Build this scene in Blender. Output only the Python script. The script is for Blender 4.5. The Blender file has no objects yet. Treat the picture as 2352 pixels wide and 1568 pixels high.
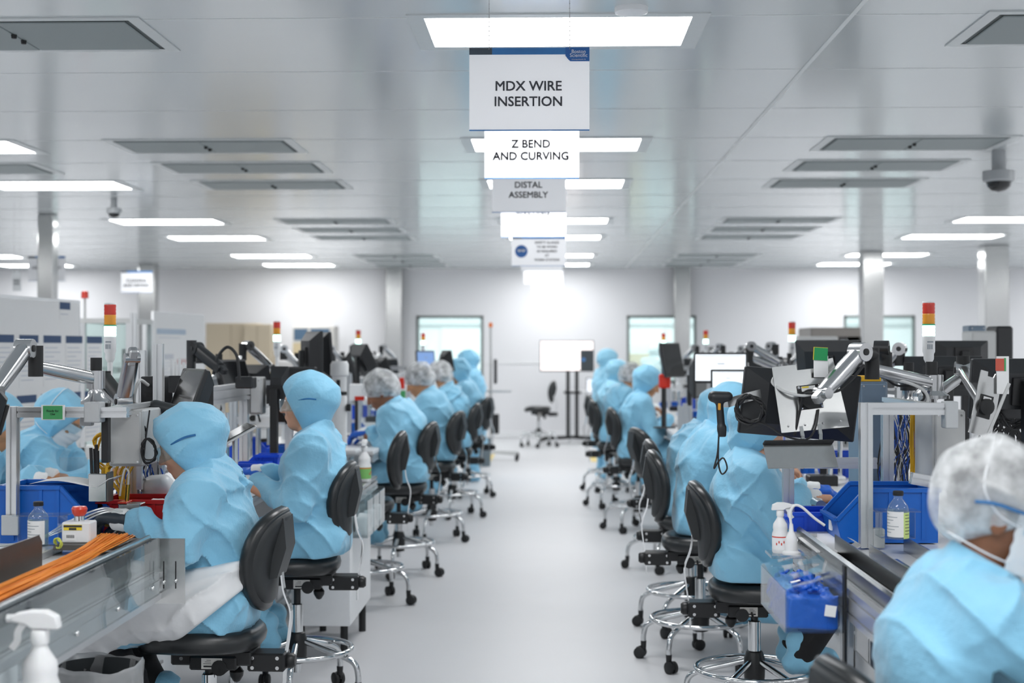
import bpy, math, random
import numpy as np
from mathutils import Vector as V, Matrix as M4, Euler

scene = bpy.context.scene
col = scene.collection
PI = math.pi
rnd = random.Random(7)

# ------------------------------------------------------------------ camera
FPX = 3266.7                                   # 50 mm lens on a 36 mm sensor, 2352 px wide
CAM = V((0.0, 0.0, 1.6))
YAW, PITCH = math.atan(95 / FPX), math.atan(17 / FPX)
cam_data = bpy.data.cameras.new('camera')
cam_data.lens = 50.0
cam_data.sensor_width = 36.0
cam_data.clip_start = 0.05
cam_data.clip_end = 100
cam_data.dof.use_dof = True
cam_data.dof.focus_distance = 5.3
cam_data.dof.aperture_fstop = 2.5
cam_data.dof.aperture_blades = 0
cam = bpy.data.objects.new('camera', cam_data)
cam.location = CAM
cam.rotation_euler = (PI / 2 + PITCH, 0, YAW)
col.objects.link(cam)
scene.camera = cam
RCAM = Euler(cam.rotation_euler).to_matrix()

# ------------------------------------------------------------------ world, exposure
world = bpy.data.worlds.new('world')
world.use_nodes = True
world.node_tree.nodes['Background'].inputs[0].default_value = (0.9, 0.95, 1.0, 1)
world.node_tree.nodes['Background'].inputs[1].default_value = 0.3
scene.world = world
scene.view_settings.view_transform = 'Standard'
scene.view_settings.look = 'None'
scene.view_settings.exposure = 0.38
scene.view_settings.gamma = 1.0
scene.view_settings.use_curve_mapping = False
PANEL_STRENGTH = 13.0
cy = scene.cycles
cy.use_denoising = True
cy.max_bounces = 6
cy.diffuse_bounces = 3
cy.glossy_bounces = 3
cy.transmission_bounces = 4
cy.transparent_max_bounces = 10
cy.sample_clamp_indirect = 6.0
cy.caustics_reflective = False
cy.caustics_refractive = False


# ------------------------------------------------------------------ helpers
def W(px, py, d):
    """World point seen at photo pixel (px, py) at distance d along the aisle."""
    r = RCAM @ V(((px - 1176) / FPX, -(py - 784) / FPX, -1))
    return CAM + r * (d / r.y)


def lin(c):
    if isinstance(c, str):
        c = c.lstrip('#')
        c = [int(c[i:i + 2], 16) / 255 for i in (0, 2, 4)]
    return tuple((x / 12.92 if x <= .04045 else ((x + .055) / 1.055) ** 2.4) for x in c[:3]) + (1.0,)


MATS = {}


def mat(name, color='#cccccc', rough=.5, metal=0., spec=.5, emit=0., noise=.04, nscale=30., bump=0., bscale=200., coat=0., sub=0., fn=None):
    """Principled material with a little procedural colour variation and bump."""
    if name in MATS:
        return MATS[name]
    m = bpy.data.materials.new(name)
    m.use_nodes = True
    nt = m.node_tree
    b = nt.nodes['Principled BSDF']
    b.inputs['Roughness'].default_value = rough
    b.inputs['Metallic'].default_value = metal
    b.inputs['Specular IOR Level'].default_value = spec
    b.inputs['Coat Weight'].default_value = coat
    c = lin(color)
    tc = nt.nodes.new('ShaderNodeTexCoord')
    if noise > 0:
        n = nt.nodes.new('ShaderNodeTexNoise')
        n.inputs['Scale'].default_value = nscale
        n.inputs['Detail'].default_value = 3
        nt.links.new(tc.outputs['Object'], n.inputs['Vector'])
        mr = nt.nodes.new('ShaderNodeMapRange')
        mr.inputs[3].default_value = 1 - noise
        mr.inputs[4].default_value = 1 + noise
        nt.links.new(n.outputs['Fac'], mr.inputs[0])
        mx = nt.nodes.new('ShaderNodeVectorMath')
        mx.operation = 'SCALE'
        mx.inputs[0].default_value = c[:3]
        nt.links.new(mr.outputs[0], mx.inputs['Scale'])
        nt.links.new(mx.outputs[0], b.inputs['Base Color'])
    else:
        b.inputs['Base Color'].default_value = c
    if bump > 0:
        n2 = nt.nodes.new('ShaderNodeTexNoise')
        n2.inputs['Scale'].default_value = bscale
        n2.inputs['Detail'].default_value = 4
        nt.links.new(tc.outputs['Object'], n2.inputs['Vector'])
        bp = nt.nodes.new('ShaderNodeBump')
        bp.inputs['Strength'].default_value = bump
        bp.inputs['Distance'].default_value = .004
        nt.links.new(n2.outputs['Fac'], bp.inputs['Height'])
        nt.links.new(bp.outputs[0], b.inputs['Normal'])
    if emit > 0:
        b.inputs['Emission Color'].default_value = c
        b.inputs['Emission Strength'].default_value = emit
    if sub > 0:
        b.inputs['Subsurface Weight'].default_value = sub
        b.inputs['Subsurface Radius'].default_value = (.012, .006, .003)
    if fn:
        fn(nt, b, tc)
    MATS[name] = m
    return m


def clear_mat(name, tint='#f4fafa', alpha=.86, rough=.03, dirt=0.):
    """Thin clear sheet: mostly transparent with real reflections."""
    if name in MATS:
        return MATS[name]
    m = bpy.data.materials.new(name)
    m.use_nodes = True
    nt = m.node_tree
    nt.nodes.remove(nt.nodes['Principled BSDF'])
    out = nt.nodes['Material Output']
    tr = nt.nodes.new('ShaderNodeBsdfTransparent')
    tr.inputs[0].default_value = lin(tint)
    gl = nt.nodes.new('ShaderNodeBsdfGlossy')
    gl.inputs['Roughness'].default_value = rough
    df = nt.nodes.new('ShaderNodeBsdfDiffuse')
    df.inputs[0].default_value = lin(tint)
    lw = nt.nodes.new('ShaderNodeLayerWeight')
    lw.inputs['Blend'].default_value = .5
    pw = nt.nodes.new('ShaderNodeMath')
    pw.operation = 'POWER'
    pw.inputs[1].default_value = 4.5
    nt.links.new(lw.outputs['Facing'], pw.inputs[0])
    fr = nt.nodes.new('ShaderNodeMapRange')
    fr.inputs[3].default_value = .045
    fr.inputs[4].default_value = .9
    nt.links.new(pw.outputs[0], fr.inputs[0])
    mx = nt.nodes.new('ShaderNodeMixShader')
    mx2 = nt.nodes.new('ShaderNodeMixShader')
    n = nt.nodes.new('ShaderNodeTexNoise')
    n.inputs['Scale'].default_value = 9
    mr = nt.nodes.new('ShaderNodeMapRange')
    mr.inputs[3].default_value = max(0, 1 - alpha - dirt)
    mr.inputs[4].default_value = 1 - alpha + dirt
    tc = nt.nodes.new('ShaderNodeTexCoord')
    nt.links.new(tc.outputs['Object'], n.inputs['Vector'])
    nt.links.new(n.outputs['Fac'], mr.inputs[0])
    nt.links.new(mr.outputs[0], mx2.inputs[0])
    nt.links.new(tr.outputs[0], mx2.inputs[1])
    nt.links.new(df.outputs[0], mx2.inputs[2])
    nt.links.new(fr.outputs[0], mx.inputs[0])
    nt.links.new(mx2.outputs[0], mx.inputs[1])
    nt.links.new(gl.outputs[0], mx.inputs[2])
    nt.links.new(mx.outputs[0], out.inputs[0])
    MATS[name] = m
    return m


def np_mesh(name, v, q):
    """Mesh from numpy vertices and quads, smooth shaded."""
    me = bpy.data.meshes.new(name)
    n = len(q)
    me.vertices.add(len(v))
    me.vertices.foreach_set('co', np.asarray(v, np.float32).ravel())
    me.loops.add(n * 4)
    me.loops.foreach_set('vertex_index', np.asarray(q, np.int32).ravel())
    me.polygons.add(n)
    me.polygons.foreach_set('loop_start', np.arange(0, n * 4, 4, dtype=np.int32))
    me.polygons.foreach_set('use_smooth', np.ones(n, dtype=bool))
    me.update(calc_edges=True)
    me.validate()
    return me


def spl(pts, n=8):
    """Catmull-Rom through pts."""
    P = [V(p) for p in pts]
    P = [P[0] * 2 - P[1]] + P + [P[-1] * 2 - P[-2]]
    out = []
    for i in range(1, len(P) - 2):
        a, b, c, d = P[i - 1:i + 3]
        for k in range(n):
            t = k / n
            out.append(.5 * ((2 * b) + (c - a) * t + (2 * a - 5 * b + 4 * c - d) * t * t + (3 * b - a - 3 * c + d) * t ** 3))
    out.append(P[-2])
    return out


def frame_of(d, up=None):
    d = V(d).normalized()
    up = V(up) if up is not None else (V((0, 0, 1)) if abs(d.z) < .95 else V((0, 1, 0)))
    x = up.cross(d)
    if x.length < 1e-6:
        x = V((1, 0, 0)).cross(d)
    x.normalize()
    return x, d.cross(x).normalized(), d


def TR(loc=(0, 0, 0), rx=0, ry=0, rz=0):
    return M4.Translation(V(loc)) @ Euler((math.radians(rx), math.radians(ry), math.radians(rz))).to_matrix().to_4x4()


class MB:
    """Mesh collector: everything added becomes ONE mesh object."""

    def __init__(s, T=None):
        s.v, s.f, s.mi, s.sm = [], [], [], []
        s.m = 0
        s.T = T or M4.Identity(4)

    def add(s, vs, fs, smooth=False):
        o = len(s.v)
        s.v += [tuple(s.T @ V(p)) for p in vs]
        s.f += [tuple(i + o for i in f) for f in fs]
        s.mi += [s.m] * len(fs)
        s.sm += [smooth] * len(fs)
        return s

    def box(s, c, size, b=0., R=None):
        a = [x / 2 for x in size]
        b = min(b, min(a) * .95)
        R = R or M4.Identity(3)
        c = V(c)
        vs, fs = [], []
        if b <= 0:
            for sx in (-1, 1):
                for sy in (-1, 1):
                    for sz in (-1, 1):
                        vs.append(V((sx * a[0], sy * a[1], sz * a[2])))
            fs = [(0, 1, 3, 2), (4, 6, 7, 5), (0, 4, 5, 1), (2, 3, 7, 6), (0, 2, 6, 4), (1, 5, 7, 3)]
        else:
            idx = {}
            for sx in (-1, 1):
                for sy in (-1, 1):
                    for sz in (-1, 1):
                        S = (sx, sy, sz)
                        for ax in range(3):
                            p = [S[i] * (a[i] - (0 if i == ax else b)) for i in range(3)]
                            idx[S, ax] = len(vs)
                            vs.append(V(p))
            for ax in range(3):
                i, j = (ax + 1) % 3, (ax + 2) % 3
                for sg in (-1, 1):
                    q = []
                    for si, sj in ((-1, -1), (1, -1), (1, 1), (-1, 1)):
                        S = [0, 0, 0]
                        S[ax], S[i], S[j] = sg, si, sj
                        q.append(idx[tuple(S), ax])
                    fs.append(tuple(q if sg > 0 else q[::-1]))
                for si in (-1, 1):
                    for sj in (-1, 1):
                        S0, S1 = [0, 0, 0], [0, 0, 0]
                        S0[ax], S1[ax] = -1, 1
                        S0[i] = S1[i] = si
                        S0[j] = S1[j] = sj
                        q = (idx[tuple(S0), i], idx[tuple(S1), i], idx[tuple(S1), j], idx[tuple(S0), j])
                        fs.append(q if si * sj > 0 else q[::-1])
            for sx in (-1, 1):
                for sy in (-1, 1):
                    for sz in (-1, 1):
                        S = (sx, sy, sz)
                        q = (idx[S, 0], idx[S, 1], idx[S, 2])
                        fs.append(q if sx * sy * sz > 0 else q[::-1])
        return s.add([c + R @ p for p in vs], fs)

    def span(s, lo, hi, b=0.):
        lo, hi = V(lo), V(hi)
        return s.box((lo + hi) / 2, [abs(x) for x in (hi - lo)], b)

    def bar(s, p0, p1, w, h, b=0., up=None):
        p0, p1 = V(p0), V(p1)
        x, y, z = frame_of(p1 - p0, up)
        R = M4((x, y, z)).transposed()
        return s.box((p0 + p1) / 2, (w, h, (p1 - p0).length), b, R)

    def sweep(s, pts, sect, smooth=True, caps=True, up=None, closed=False, scale=None):
        """Sweep a 2D section (list of (x, y)) along pts."""
        P = [V(p) for p in pts]
        n, m = len(P), len(sect)
        d0 = (P[1] - P[0]).normalized()
        x, y, _ = frame_of(d0, up)
        vs = []
        prev = d0
        for i, p in enumerate(P):
            if closed:
                d = (P[(i + 1) % n] - P[i - 1]).normalized()
            else:
                d = (P[min(i + 1, n - 1)] - P[max(i - 1, 0)])
                d = d.normalized() if d.length > 1e-9 else prev
            ax = prev.cross(d)
            if ax.length > 1e-7:
                R = M4.Rotation(prev.angle(d), 3, ax.normalized())
                x, y = R @ x, R @ y
            prev = d
            k = scale[i] if scale else 1
            vs += [p + (x * a + y * b) * k for a, b in sect]
        fs = []
        for i in range(n if closed else n - 1):
            for j in range(m):
                a, b = i * m + j, i * m + (j + 1) % m
                i2 = (i + 1) % n
                fs.append((a, b, i2 * m + (j + 1) % m, i2 * m + j))
        if caps and not closed:
            fs.append(tuple(range(m))[::-1])
            fs.append(tuple((n - 1) * m + j for j in range(m)))
        return s.add(vs, fs, smooth)

    def tube(s, pts, r, n=8, closed=False, scale=None):
        return s.sweep(pts, [(r * math.cos(2 * PI * k / n), r * math.sin(2 * PI * k / n)) for k in range(n)], True, True, None, closed, scale)

    def cyl(s, p0, p1, r0, r1=None, n=16):
        r1 = r0 if r1 is None else r1
        p0, p1 = V(p0), V(p1)
        x, y, z = frame_of(p1 - p0)
        vs = []
        for p, r in ((p0, r0), (p1, r1)):
            vs += [p + (x * math.cos(2 * PI * k / n) + y * math.sin(2 * PI * k / n)) * r for k in range(n)]
        s.add(vs, [(k, (k + 1) % n, n + (k + 1) % n, n + k) for k in range(n)], True)
        s.add(vs[:n], [tuple(range(n))[::-1]])
        return s.add(vs[n:], [tuple(range(n))])

    def lathe(s, prof, c=(0, 0, 0), ax=(0, 0, 1), n=20, sx=1., sy=1., smooth=True):
        x, y, z = frame_of(ax)
        c = V(c)
        vs, fs = [], []
        for r, h in prof:
            vs += [c + z * h + (x * math.cos(2 * PI * k / n) * sx + y * math.sin(2 * PI * k / n) * sy) * r for k in range(n)]
        for i in range(len(prof) - 1):
            for k in range(n):
                fs.append((i * n + k, i * n + (k + 1) % n, (i + 1) * n + (k + 1) % n, (i + 1) * n + k))
        if prof[0][0] > 1e-6:
            fs.append(tuple(range(n))[::-1])
        if prof[-1][0] > 1e-6:
            fs.append(tuple((len(prof) - 1) * n + k for k in range(n)))
        return s.add(vs, fs, smooth)

    def ball(s, c, r, n=16, sc=(1, 1, 1), R=None):
        m = n // 2
        vs = []
        for i in range(m + 1):
            t = PI * i / m
            for k in range(n):
                a = 2 * PI * k / n
                p = V((math.sin(t) * math.cos(a) * sc[0], math.sin(t) * math.sin(a) * sc[1], -math.cos(t) * sc[2])) * r
                vs.append(V(c) + (R @ p if R else p))
        fs = [(i * n + k, i * n + (k + 1) % n, (i + 1) * n + (k + 1) % n, (i + 1) * n + k) for i in range(m) for k in range(n)]
        return s.add(vs, fs, True)

    def prism(s, poly, t0, t1, o=(0, 0, 0), x=(1, 0, 0), y=(0, 1, 0)):
        x, y, o = V(x), V(y), V(o)
        z = x.cross(y).normalized()
        n = len(poly)
        vs = [o + x * a + y * b + z * t0 for a, b in poly] + [o + x * a + y * b + z * t1 for a, b in poly]
        fs = [tuple(range(n))[::-1], tuple(range(n, 2 * n))] + [(k, (k + 1) % n, n + (k + 1) % n, n + k) for k in range(n)]
        return s.add(vs, fs)

    def extr(s, p0, p1, w=.04, h=None, up=None):
        """Slotted aluminium profile."""
        h = h or w
        sect = []
        g, d = .004, .006
        a, b = w / 2, h / 2
        sect = [(-a, -b), (-g, -b), (-g, -b + d), (g, -b + d), (g, -b), (a, -b), (a, -g), (a - d, -g), (a - d, g), (a, g), (a, b),
                (g, b), (g, b - d), (-g, b - d), (-g, b), (-a, b), (-a, g), (-a + d, g), (-a + d, -g), (-a, -g)]
        return s.sweep([p0, p1], sect, False, True, up)

    def quad(s, a, b, c, d):
        return s.add([a, b, c, d], [(0, 1, 2, 3)])

    def grid(s, fn, nu, nv, smooth=True, thick=0.):
        vs = [V(fn(i / nu, j / nv)) for i in range(nu + 1) for j in range(nv + 1)]
        fs = [(i * (nv + 1) + j, (i + 1) * (nv + 1) + j, (i + 1) * (nv + 1) + j + 1, i * (nv + 1) + j + 1) for i in range(nu) for j in range(nv)]
        return s.add(vs, fs, smooth)

    def build(s, name, m, parent=None, label=None, loc=None, cat=None, group=None, kind=None, ang=38, solid=0.):
        me = bpy.data.meshes.new(name)
        me.from_pydata(s.v, [], s.f)
        for x in (m if isinstance(m, (list, tuple)) else [m]):
            me.materials.append(x)
        me.polygons.foreach_set('material_index', s.mi)
        me.polygons.foreach_set('use_smooth', s.sm)
        if any(s.sm):
            me.set_sharp_from_angle(angle=math.radians(ang))
        me.update()
        o = bpy.data.objects.new(name, me)
        col.objects.link(o)
        if parent:
            o.parent = parent
        if loc is not None:
            o.location = loc
        if solid:
            md = o.modifiers.new('thickness', 'SOLIDIFY')
            md.thickness = solid
        return tag(o, label, cat, group, kind)


def tag(o, label=None, cat=None, group=None, kind=None):
    for k, x in (('label', label), ('category', cat), ('group', group), ('kind', kind)):
        if x:
            o[k] = x
    return o


def thing(name, label, cat, loc=(0, 0, 0), rz=0., group=None):
    o = bpy.data.objects.new(name, None)
    o.empty_display_size = .1
    col.objects.link(o)
    o.location = loc
    o.rotation_euler = (0, 0, math.radians(rz))
    return tag(o, label, cat, group)


def dup(o, label=None, loc=None, rz=None, parent=None, name=None, group=None):
    """Copy a thing with its parts and sub-parts."""
    c = o.copy()
    if name:
        c.name = name
    col.objects.link(c)
    c.parent = parent
    for ch in [x for x in o.children]:
        dup(ch, parent=c)
    if label:
        c['label'] = label
    if group:
        c['group'] = group
    if loc is not None:
        c.location = loc
    if rz is not None:
        c.rotation_euler = (0, 0, math.radians(rz))
    return c


def text(name, body, size, M, m, parent=None, bold=0., align='CENTER', ls=1.0, sx=1., ext=.0004):
    """Lettering as a mesh; M places it: text lies in M's XY plane, facing M's +Z."""
    cu = bpy.data.curves.new(name, 'FONT')
    cu.body = body
    cu.size = size
    cu.align_x = align
    cu.align_y = 'CENTER'
    cu.space_line = ls
    cu.extrude = ext
    cu.resolution_u = 3
    t = bpy.data.objects.new(name + '_tmp', cu)
    col.objects.link(t)
    dg = bpy.context.evaluated_depsgraph_get()
    me = bpy.data.meshes.new_from_object(t.evaluated_get(dg))
    bpy.data.objects.remove(t)
    bpy.data.curves.remove(cu)
    me.name = name
    me.transform(M @ M4.Diagonal((sx, 1, 1, 1)))
    if bold:
        n, vs, ps = len(me.vertices), [v.co.copy() for v in me.vertices], [tuple(p.vertices) for p in me.polygons]
        out = M @ V((1, 0, 0)) - M @ V((0, 0, 0)), M @ V((0, 1, 0)) - M @ V((0, 0, 0))
        sh = [out[0] * a * bold + out[1] * b * bold for a, b in ((-1, -1), (1, -1), (1, 1), (-1, 1))]
        me.clear_geometry()
        me.from_pydata([v + d for d in sh for v in vs], [], [tuple(i + k * n for i in p) for k in range(4) for p in ps])
    me.materials.clear()
    me.materials.append(m)
    o = bpy.data.objects.new(name, me)
    col.objects.link(o)
    if parent:
        o.parent = parent
    return o


ORD = ['first', 'second', 'third', 'fourth', 'fifth', 'sixth', 'seventh', 'eighth', 'ninth', 'tenth']

# ------------------------------------------------------------------ signed-distance bodies
_NR = np.random.default_rng(3).random((32, 32, 32)).astype(np.float32)


def vnoise(P):
    i = np.floor(P).astype(np.int32)
    f = (P - i).astype(np.float32)
    f = f * f * (3 - 2 * f)
    x0, y0, z0 = (i[:, k] & 31 for k in range(3))
    x1, y1, z1 = ((i[:, k] + 1) & 31 for k in range(3))
    fx, fy, fz = f[:, 0], f[:, 1], f[:, 2]
    a = _NR[x0, y0, z0] * (1 - fx) + _NR[x1, y0, z0] * fx
    b = _NR[x0, y1, z0] * (1 - fx) + _NR[x1, y1, z0] * fx
    c = _NR[x0, y0, z1] * (1 - fx) + _NR[x1, y0, z1] * fx
    d = _NR[x0, y1, z1] * (1 - fx) + _NR[x1, y1, z1] * fx
    return (a * (1 - fy) + b * fy) * (1 - fz) + (c * (1 - fy) + d * fy) * fz


class SDF:
    """Blended volume on a grid; .mesh() takes its surface as one continuous skin."""

    def __init__(s, lo, hi, h):
        s.lo = np.array(lo, np.float32)
        s.h = h
        s.n = np.maximum(4, np.ceil((np.array(hi) - s.lo) / h).astype(int) + 1)
        s.D = np.full(tuple(s.n), .5, np.float32)

    def _sub(s, lo, hi):
        a = np.clip(np.floor((np.array(lo) - s.lo) / s.h).astype(int), 0, s.n)
        b = np.clip(np.ceil((np.array(hi) - s.lo) / s.h).astype(int) + 1, 0, s.n)
        sl = tuple(slice(int(a[i]), int(b[i])) for i in range(3))
        ax = [s.lo[i] + s.h * np.arange(a[i], b[i], dtype=np.float32) for i in range(3)]
        return sl, ax[0][:, None, None], ax[1][None, :, None], ax[2][None, None, :]

    def _mix(s, sl, d, k, op):
        D = s.D[sl]
        if D.size == 0:
            return s
        if op == 'u':
            h = np.maximum(k - np.abs(D - d), 0) / k
            s.D[sl] = np.minimum(D, d) - h * h * k * .25
        else:
            d = -d
            h = np.maximum(k - np.abs(D - d), 0) / k
            s.D[sl] = np.maximum(D, d) + h * h * k * .25
        return s

    def cap(s, a, b, ra, rb=None, k=.02, wide=None, f=1., op='u'):
        """Tapered capsule; `wide` is an axis along which it is stretched f times."""
        rb = ra if rb is None else rb
        a, b = np.array(a, np.float32), np.array(b, np.float32)
        m = max(ra, rb) * max(f, 1) + k + 2 * s.h
        sl, X, Y, Z = s._sub(np.minimum(a, b) - m, np.maximum(a, b) + m)
        px, py, pz = X - a[0], Y - a[1], Z - a[2]
        d = b - a
        L = max(float(d @ d), 1e-9)
        t = np.clip((px * d[0] + py * d[1] + pz * d[2]) / L, 0, 1)
        qx, qy, qz = px - t * d[0], py - t * d[1], pz - t * d[2]
        if wide is not None:
            u = np.array(wide, np.float32)
            u /= np.linalg.norm(u)
            g = (qx * u[0] + qy * u[1] + qz * u[2]) * (1 / f - 1)
            qx, qy, qz = qx + g * u[0], qy + g * u[1], qz + g * u[2]
        dist = np.sqrt(qx * qx + qy * qy + qz * qz) - (ra + (rb - ra) * t)
        return s._mix(sl, dist, k, op)

    def ell(s, c, r, ax=None, k=.02, op='u'):
        c, r = np.array(c, np.float32), np.array(r, np.float32)
        m = float(r.max()) + k + 2 * s.h
        sl, X, Y, Z = s._sub(c - m, c + m)
        A = np.array(ax if ax is not None else np.eye(3), np.float32)
        p = (X - c[0], Y - c[1], Z - c[2])
        q = [p[0] * A[i, 0] + p[1] * A[i, 1] + p[2] * A[i, 2] for i in range(3)]
        k0 = np.sqrt(sum((q[i] / r[i]) ** 2 for i in range(3)))
        k1 = np.sqrt(sum((q[i] / r[i] ** 2) ** 2 for i in range(3))) + 1e-6
        return s._mix(sl, k0 * (k0 - 1) / k1, k, op)

    def rbox(s, c, half, ax=None, r=.01, k=.01, op='u'):
        c, hf = np.array(c, np.float32), np.array(half, np.float32)
        m = float(np.linalg.norm(hf)) + k + 2 * s.h
        sl, X, Y, Z = s._sub(c - m, c + m)
        A = np.array(ax if ax is not None else np.eye(3), np.float32)
        p = (X - c[0], Y - c[1], Z - c[2])
        q = [np.abs(p[0] * A[i, 0] + p[1] * A[i, 1] + p[2] * A[i, 2]) - hf[i] + r for i in range(3)]
        o = np.sqrt(sum(np.maximum(x, 0) ** 2 for x in q)) + np.minimum(np.maximum(np.maximum(q[0], q[1]), q[2]), 0) - r
        return s._mix(sl, o, k, op)

    def cut(s, p, n, k=.01):
        """Remove everything on the side of the plane that n points to."""
        p, n = np.array(p, np.float32), np.array(n, np.float32)
        n = n / np.linalg.norm(n)
        sl, X, Y, Z = s._sub(s.lo, s.lo + s.h * s.n)
        d = (X - p[0]) * n[0] + (Y - p[1]) * n[1] + (Z - p[2]) * n[2]
        return s._mix(sl, -d, k, 's')

    def warp(s, fn, band=.05):
        """Add fn(points) to the distance near the surface (folds, creases)."""
        idx = np.nonzero(np.abs(s.D) < band)
        P = np.stack([s.lo[i] + s.h * idx[i] for i in range(3)], 1).astype(np.float32)
        s.D[idx] += fn(P).astype(np.float32)
        return s

    def mesh(s, name, smooth=1):
        D = np.pad(s.D, 1, constant_values=.5)
        lo = s.lo - s.h
        I = D < 0
        A = [I[i:I.shape[0] - 1 + i, j:I.shape[1] - 1 + j, k:I.shape[2] - 1 + k] for i in (0, 1) for j in (0, 1) for k in (0, 1)]
        cnt = sum(a.astype(np.int8) for a in A)
        cells = np.nonzero((cnt > 0) & (cnt < 8))
        C = np.stack(cells, 1)
        vid = np.full(cnt.shape, -1, np.int32)
        vid[cells] = np.arange(len(C))
        acc = np.zeros((len(C), 3), np.float32)
        num = np.zeros(len(C), np.float32)
        cor = {}
        for i in (0, 1):
            for j in (0, 1):
                for k in (0, 1):
                    cor[i, j, k] = D[C[:, 0] + i, C[:, 1] + j, C[:, 2] + k]
        for ax in range(3):
            o = [x for x in range(3) if x != ax]
            for a in (0, 1):
                for b in (0, 1):
                    p, q = [0, 0, 0], [0, 0, 0]
                    p[o[0]] = q[o[0]] = a
                    p[o[1]] = q[o[1]] = b
                    q[ax] = 1
                    d0, d1 = cor[tuple(p)], cor[tuple(q)]
                    m = (d0 < 0) != (d1 < 0)
                    t = np.where(m, d0 / np.where(m, d0 - d1, 1), 0)
                    acc[:, o[0]] += m * a
                    acc[:, o[1]] += m * b
                    acc[:, ax] += m * t
                    num += m
        v = lo + s.h * (C + acc / num[:, None])
        quads = []
        for ax in range(3):
            sl0, sl1 = [slice(None)] * 3, [slice(None)] * 3
            sl0[ax], sl1[ax] = slice(0, -1), slice(1, None)
            a, b = I[tuple(sl0)], I[tuple(sl1)]
            o1, o2 = (ax + 1) % 3, (ax + 2) % 3
            E = np.stack(np.nonzero(a != b), 1)
            E = E[(E[:, o1] > 0) & (E[:, o2] > 0) & (E[:, o1] < I.shape[o1] - 1) & (E[:, o2] < I.shape[o2] - 1)]
            ins = a[E[:, 0], E[:, 1], E[:, 2]]

            def g(u, w):
                c = E.copy()
                c[:, o1] -= u
                c[:, o2] -= w
                return vid[c[:, 0], c[:, 1], c[:, 2]]
            q = np.stack([g(1, 1), g(0, 1), g(0, 0), g(1, 0)], 1)
            q[~ins] = q[~ins][:, ::-1]
            quads.append(q)
        q = np.concatenate(quads)
        for _ in range(smooth):
            sm = np.zeros_like(v)
            c = np.zeros(len(v), np.float32)
            for i in range(4):
                a, b = q[:, i], q[:, (i + 1) % 4]
                for x in range(3):
                    sm[:, x] += np.bincount(a, v[b, x], len(v))
                c += np.bincount(a, minlength=len(v))
            v = .45 * v + .55 * sm / np.maximum(c, 1)[:, None]
        return np_mesh(name, v, q)

    def build(s, name, m, parent=None, smooth=1, **kw):
        me = s.mesh(name, smooth)
        for x in (m if isinstance(m, (list, tuple)) else [m]):
            me.materials.append(x)
        o = bpy.data.objects.new(name, me)
        col.objects.link(o)
        if parent:
            o.parent = parent
        return tag(o, **kw)


# ================================================================== ROOM
CEIL, BACK = 3.05, 25.6
XL, XR, YF = -14.0, 12.0, -7.0


m_floor = mat('floor_vinyl', '#d3d4d7', .42, spec=.35, noise=.02, nscale=3)
m_wall = mat('wall_panel', '#eaebee', .4, noise=.012, nscale=2)
m_ceil = mat('ceiling_panel', '#cfd6d8', .155, spec=1.0, noise=.015, nscale=1.5)
m_seam = mat('ceiling_seam', '#e8ecec', .4)
m_white = mat('white_enamel', '#eceef0', .35)
m_grey = mat('grey_enamel', '#b9bdc0', .4)
m_dark = mat('dark_rubber', '#1b1c1e', .6)
m_steel = mat('brushed_steel', '#c4c5c4', .22, 1., noise=.06, nscale=60)
m_alu = mat('anodised_aluminium', '#d3d5d7', .32, .75, noise=.03, nscale=40)
m_glass = clear_mat('window_glass', '#e9f4f2', .88)
m_panel = mat('light_diffuser', '#ffffff', .5, noise=0, emit=PANEL_STRENGTH)

o = MB().quad((XL, YF, 0), (XR, YF, 0), (XR, 31, 0), (XL, 31, 0)).build('floor', m_floor, kind='structure')
o = MB().quad((XL, YF, CEIL), (XL, 31, CEIL), (XR, 31, CEIL), (XR, YF, CEIL)).build('ceiling', m_ceil, kind='structure')
MB().span((XL - .1, YF, 0), (XL, 31, CEIL)).build('wall_left', m_wall, kind='structure')
MB().span((XR, YF, 0), (XR + .1, 31, CEIL)).build('wall_right', m_wall, kind='structure')
MB().span((XL, YF - .1, 0), (XR, YF, CEIL)).build('wall_front', m_wall, kind='structure')

# back wall with three window openings, a corridor behind it
WINS = []
for a, b in ((957, 1110), (1440, 1599), (1938, 2101)):
    WINS.append((W(a, 725, BACK).x, W(b, 725, BACK).x))
WZ0, WZ1 = 1.0, W(1000, 725, BACK).z
mb = MB()
x0 = XL
for a, b in WINS:
    mb.span((x0, BACK, 0), (a, BACK + .12, CEIL))
    mb.span((a, BACK, 0), (b, BACK + .12, WZ0))
    mb.span((a, BACK, WZ1), (b, BACK + .12, CEIL))
    x0 = b
mb.span((x0, BACK, 0), (XR, BACK + .12, CEIL))
mb.build('wall_back', m_wall, kind='structure')
MB().span((XL, 30.0, 0), (XR, 30.1, CEIL)).build('wall_corridor', m_wall, kind='structure')
t = thing('corridor_cabinet', 'beige cabinet in the corridor behind the middle back window', 'cabinet', (WINS[1][0] + .5, 29.3, 0))
MB().span((-.35, 0, .05), (.35, .5, 1.5), .01).build('body', mat('beige_cabinet', '#b9ad97', .5, noise=.02), t)
MB().span((-.33, .04, 0), (.33, .46, .05)).build('plinth', m_dark, t)
for i, (a, b) in enumerate(WINS[:2]):
    d = MB().span((a + .1, 29.96, 0), (a + 1.0, 30.0, 2.05), .005).build('door_%d' % (i + 1), m_white, kind='structure')
    MB().bar((a + .9, 29.94, 1.0), (a + .9, 29.94, 1.15), .02, .02).build('door_handle', m_steel, d)
MB().span((XL, 29.95, 2.06), (XR, 30.0, 2.12)).build('trim_90', m_grey, kind='structure')
m_frame = mat('window_frame', '#7d8886', .4, .3)
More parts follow.
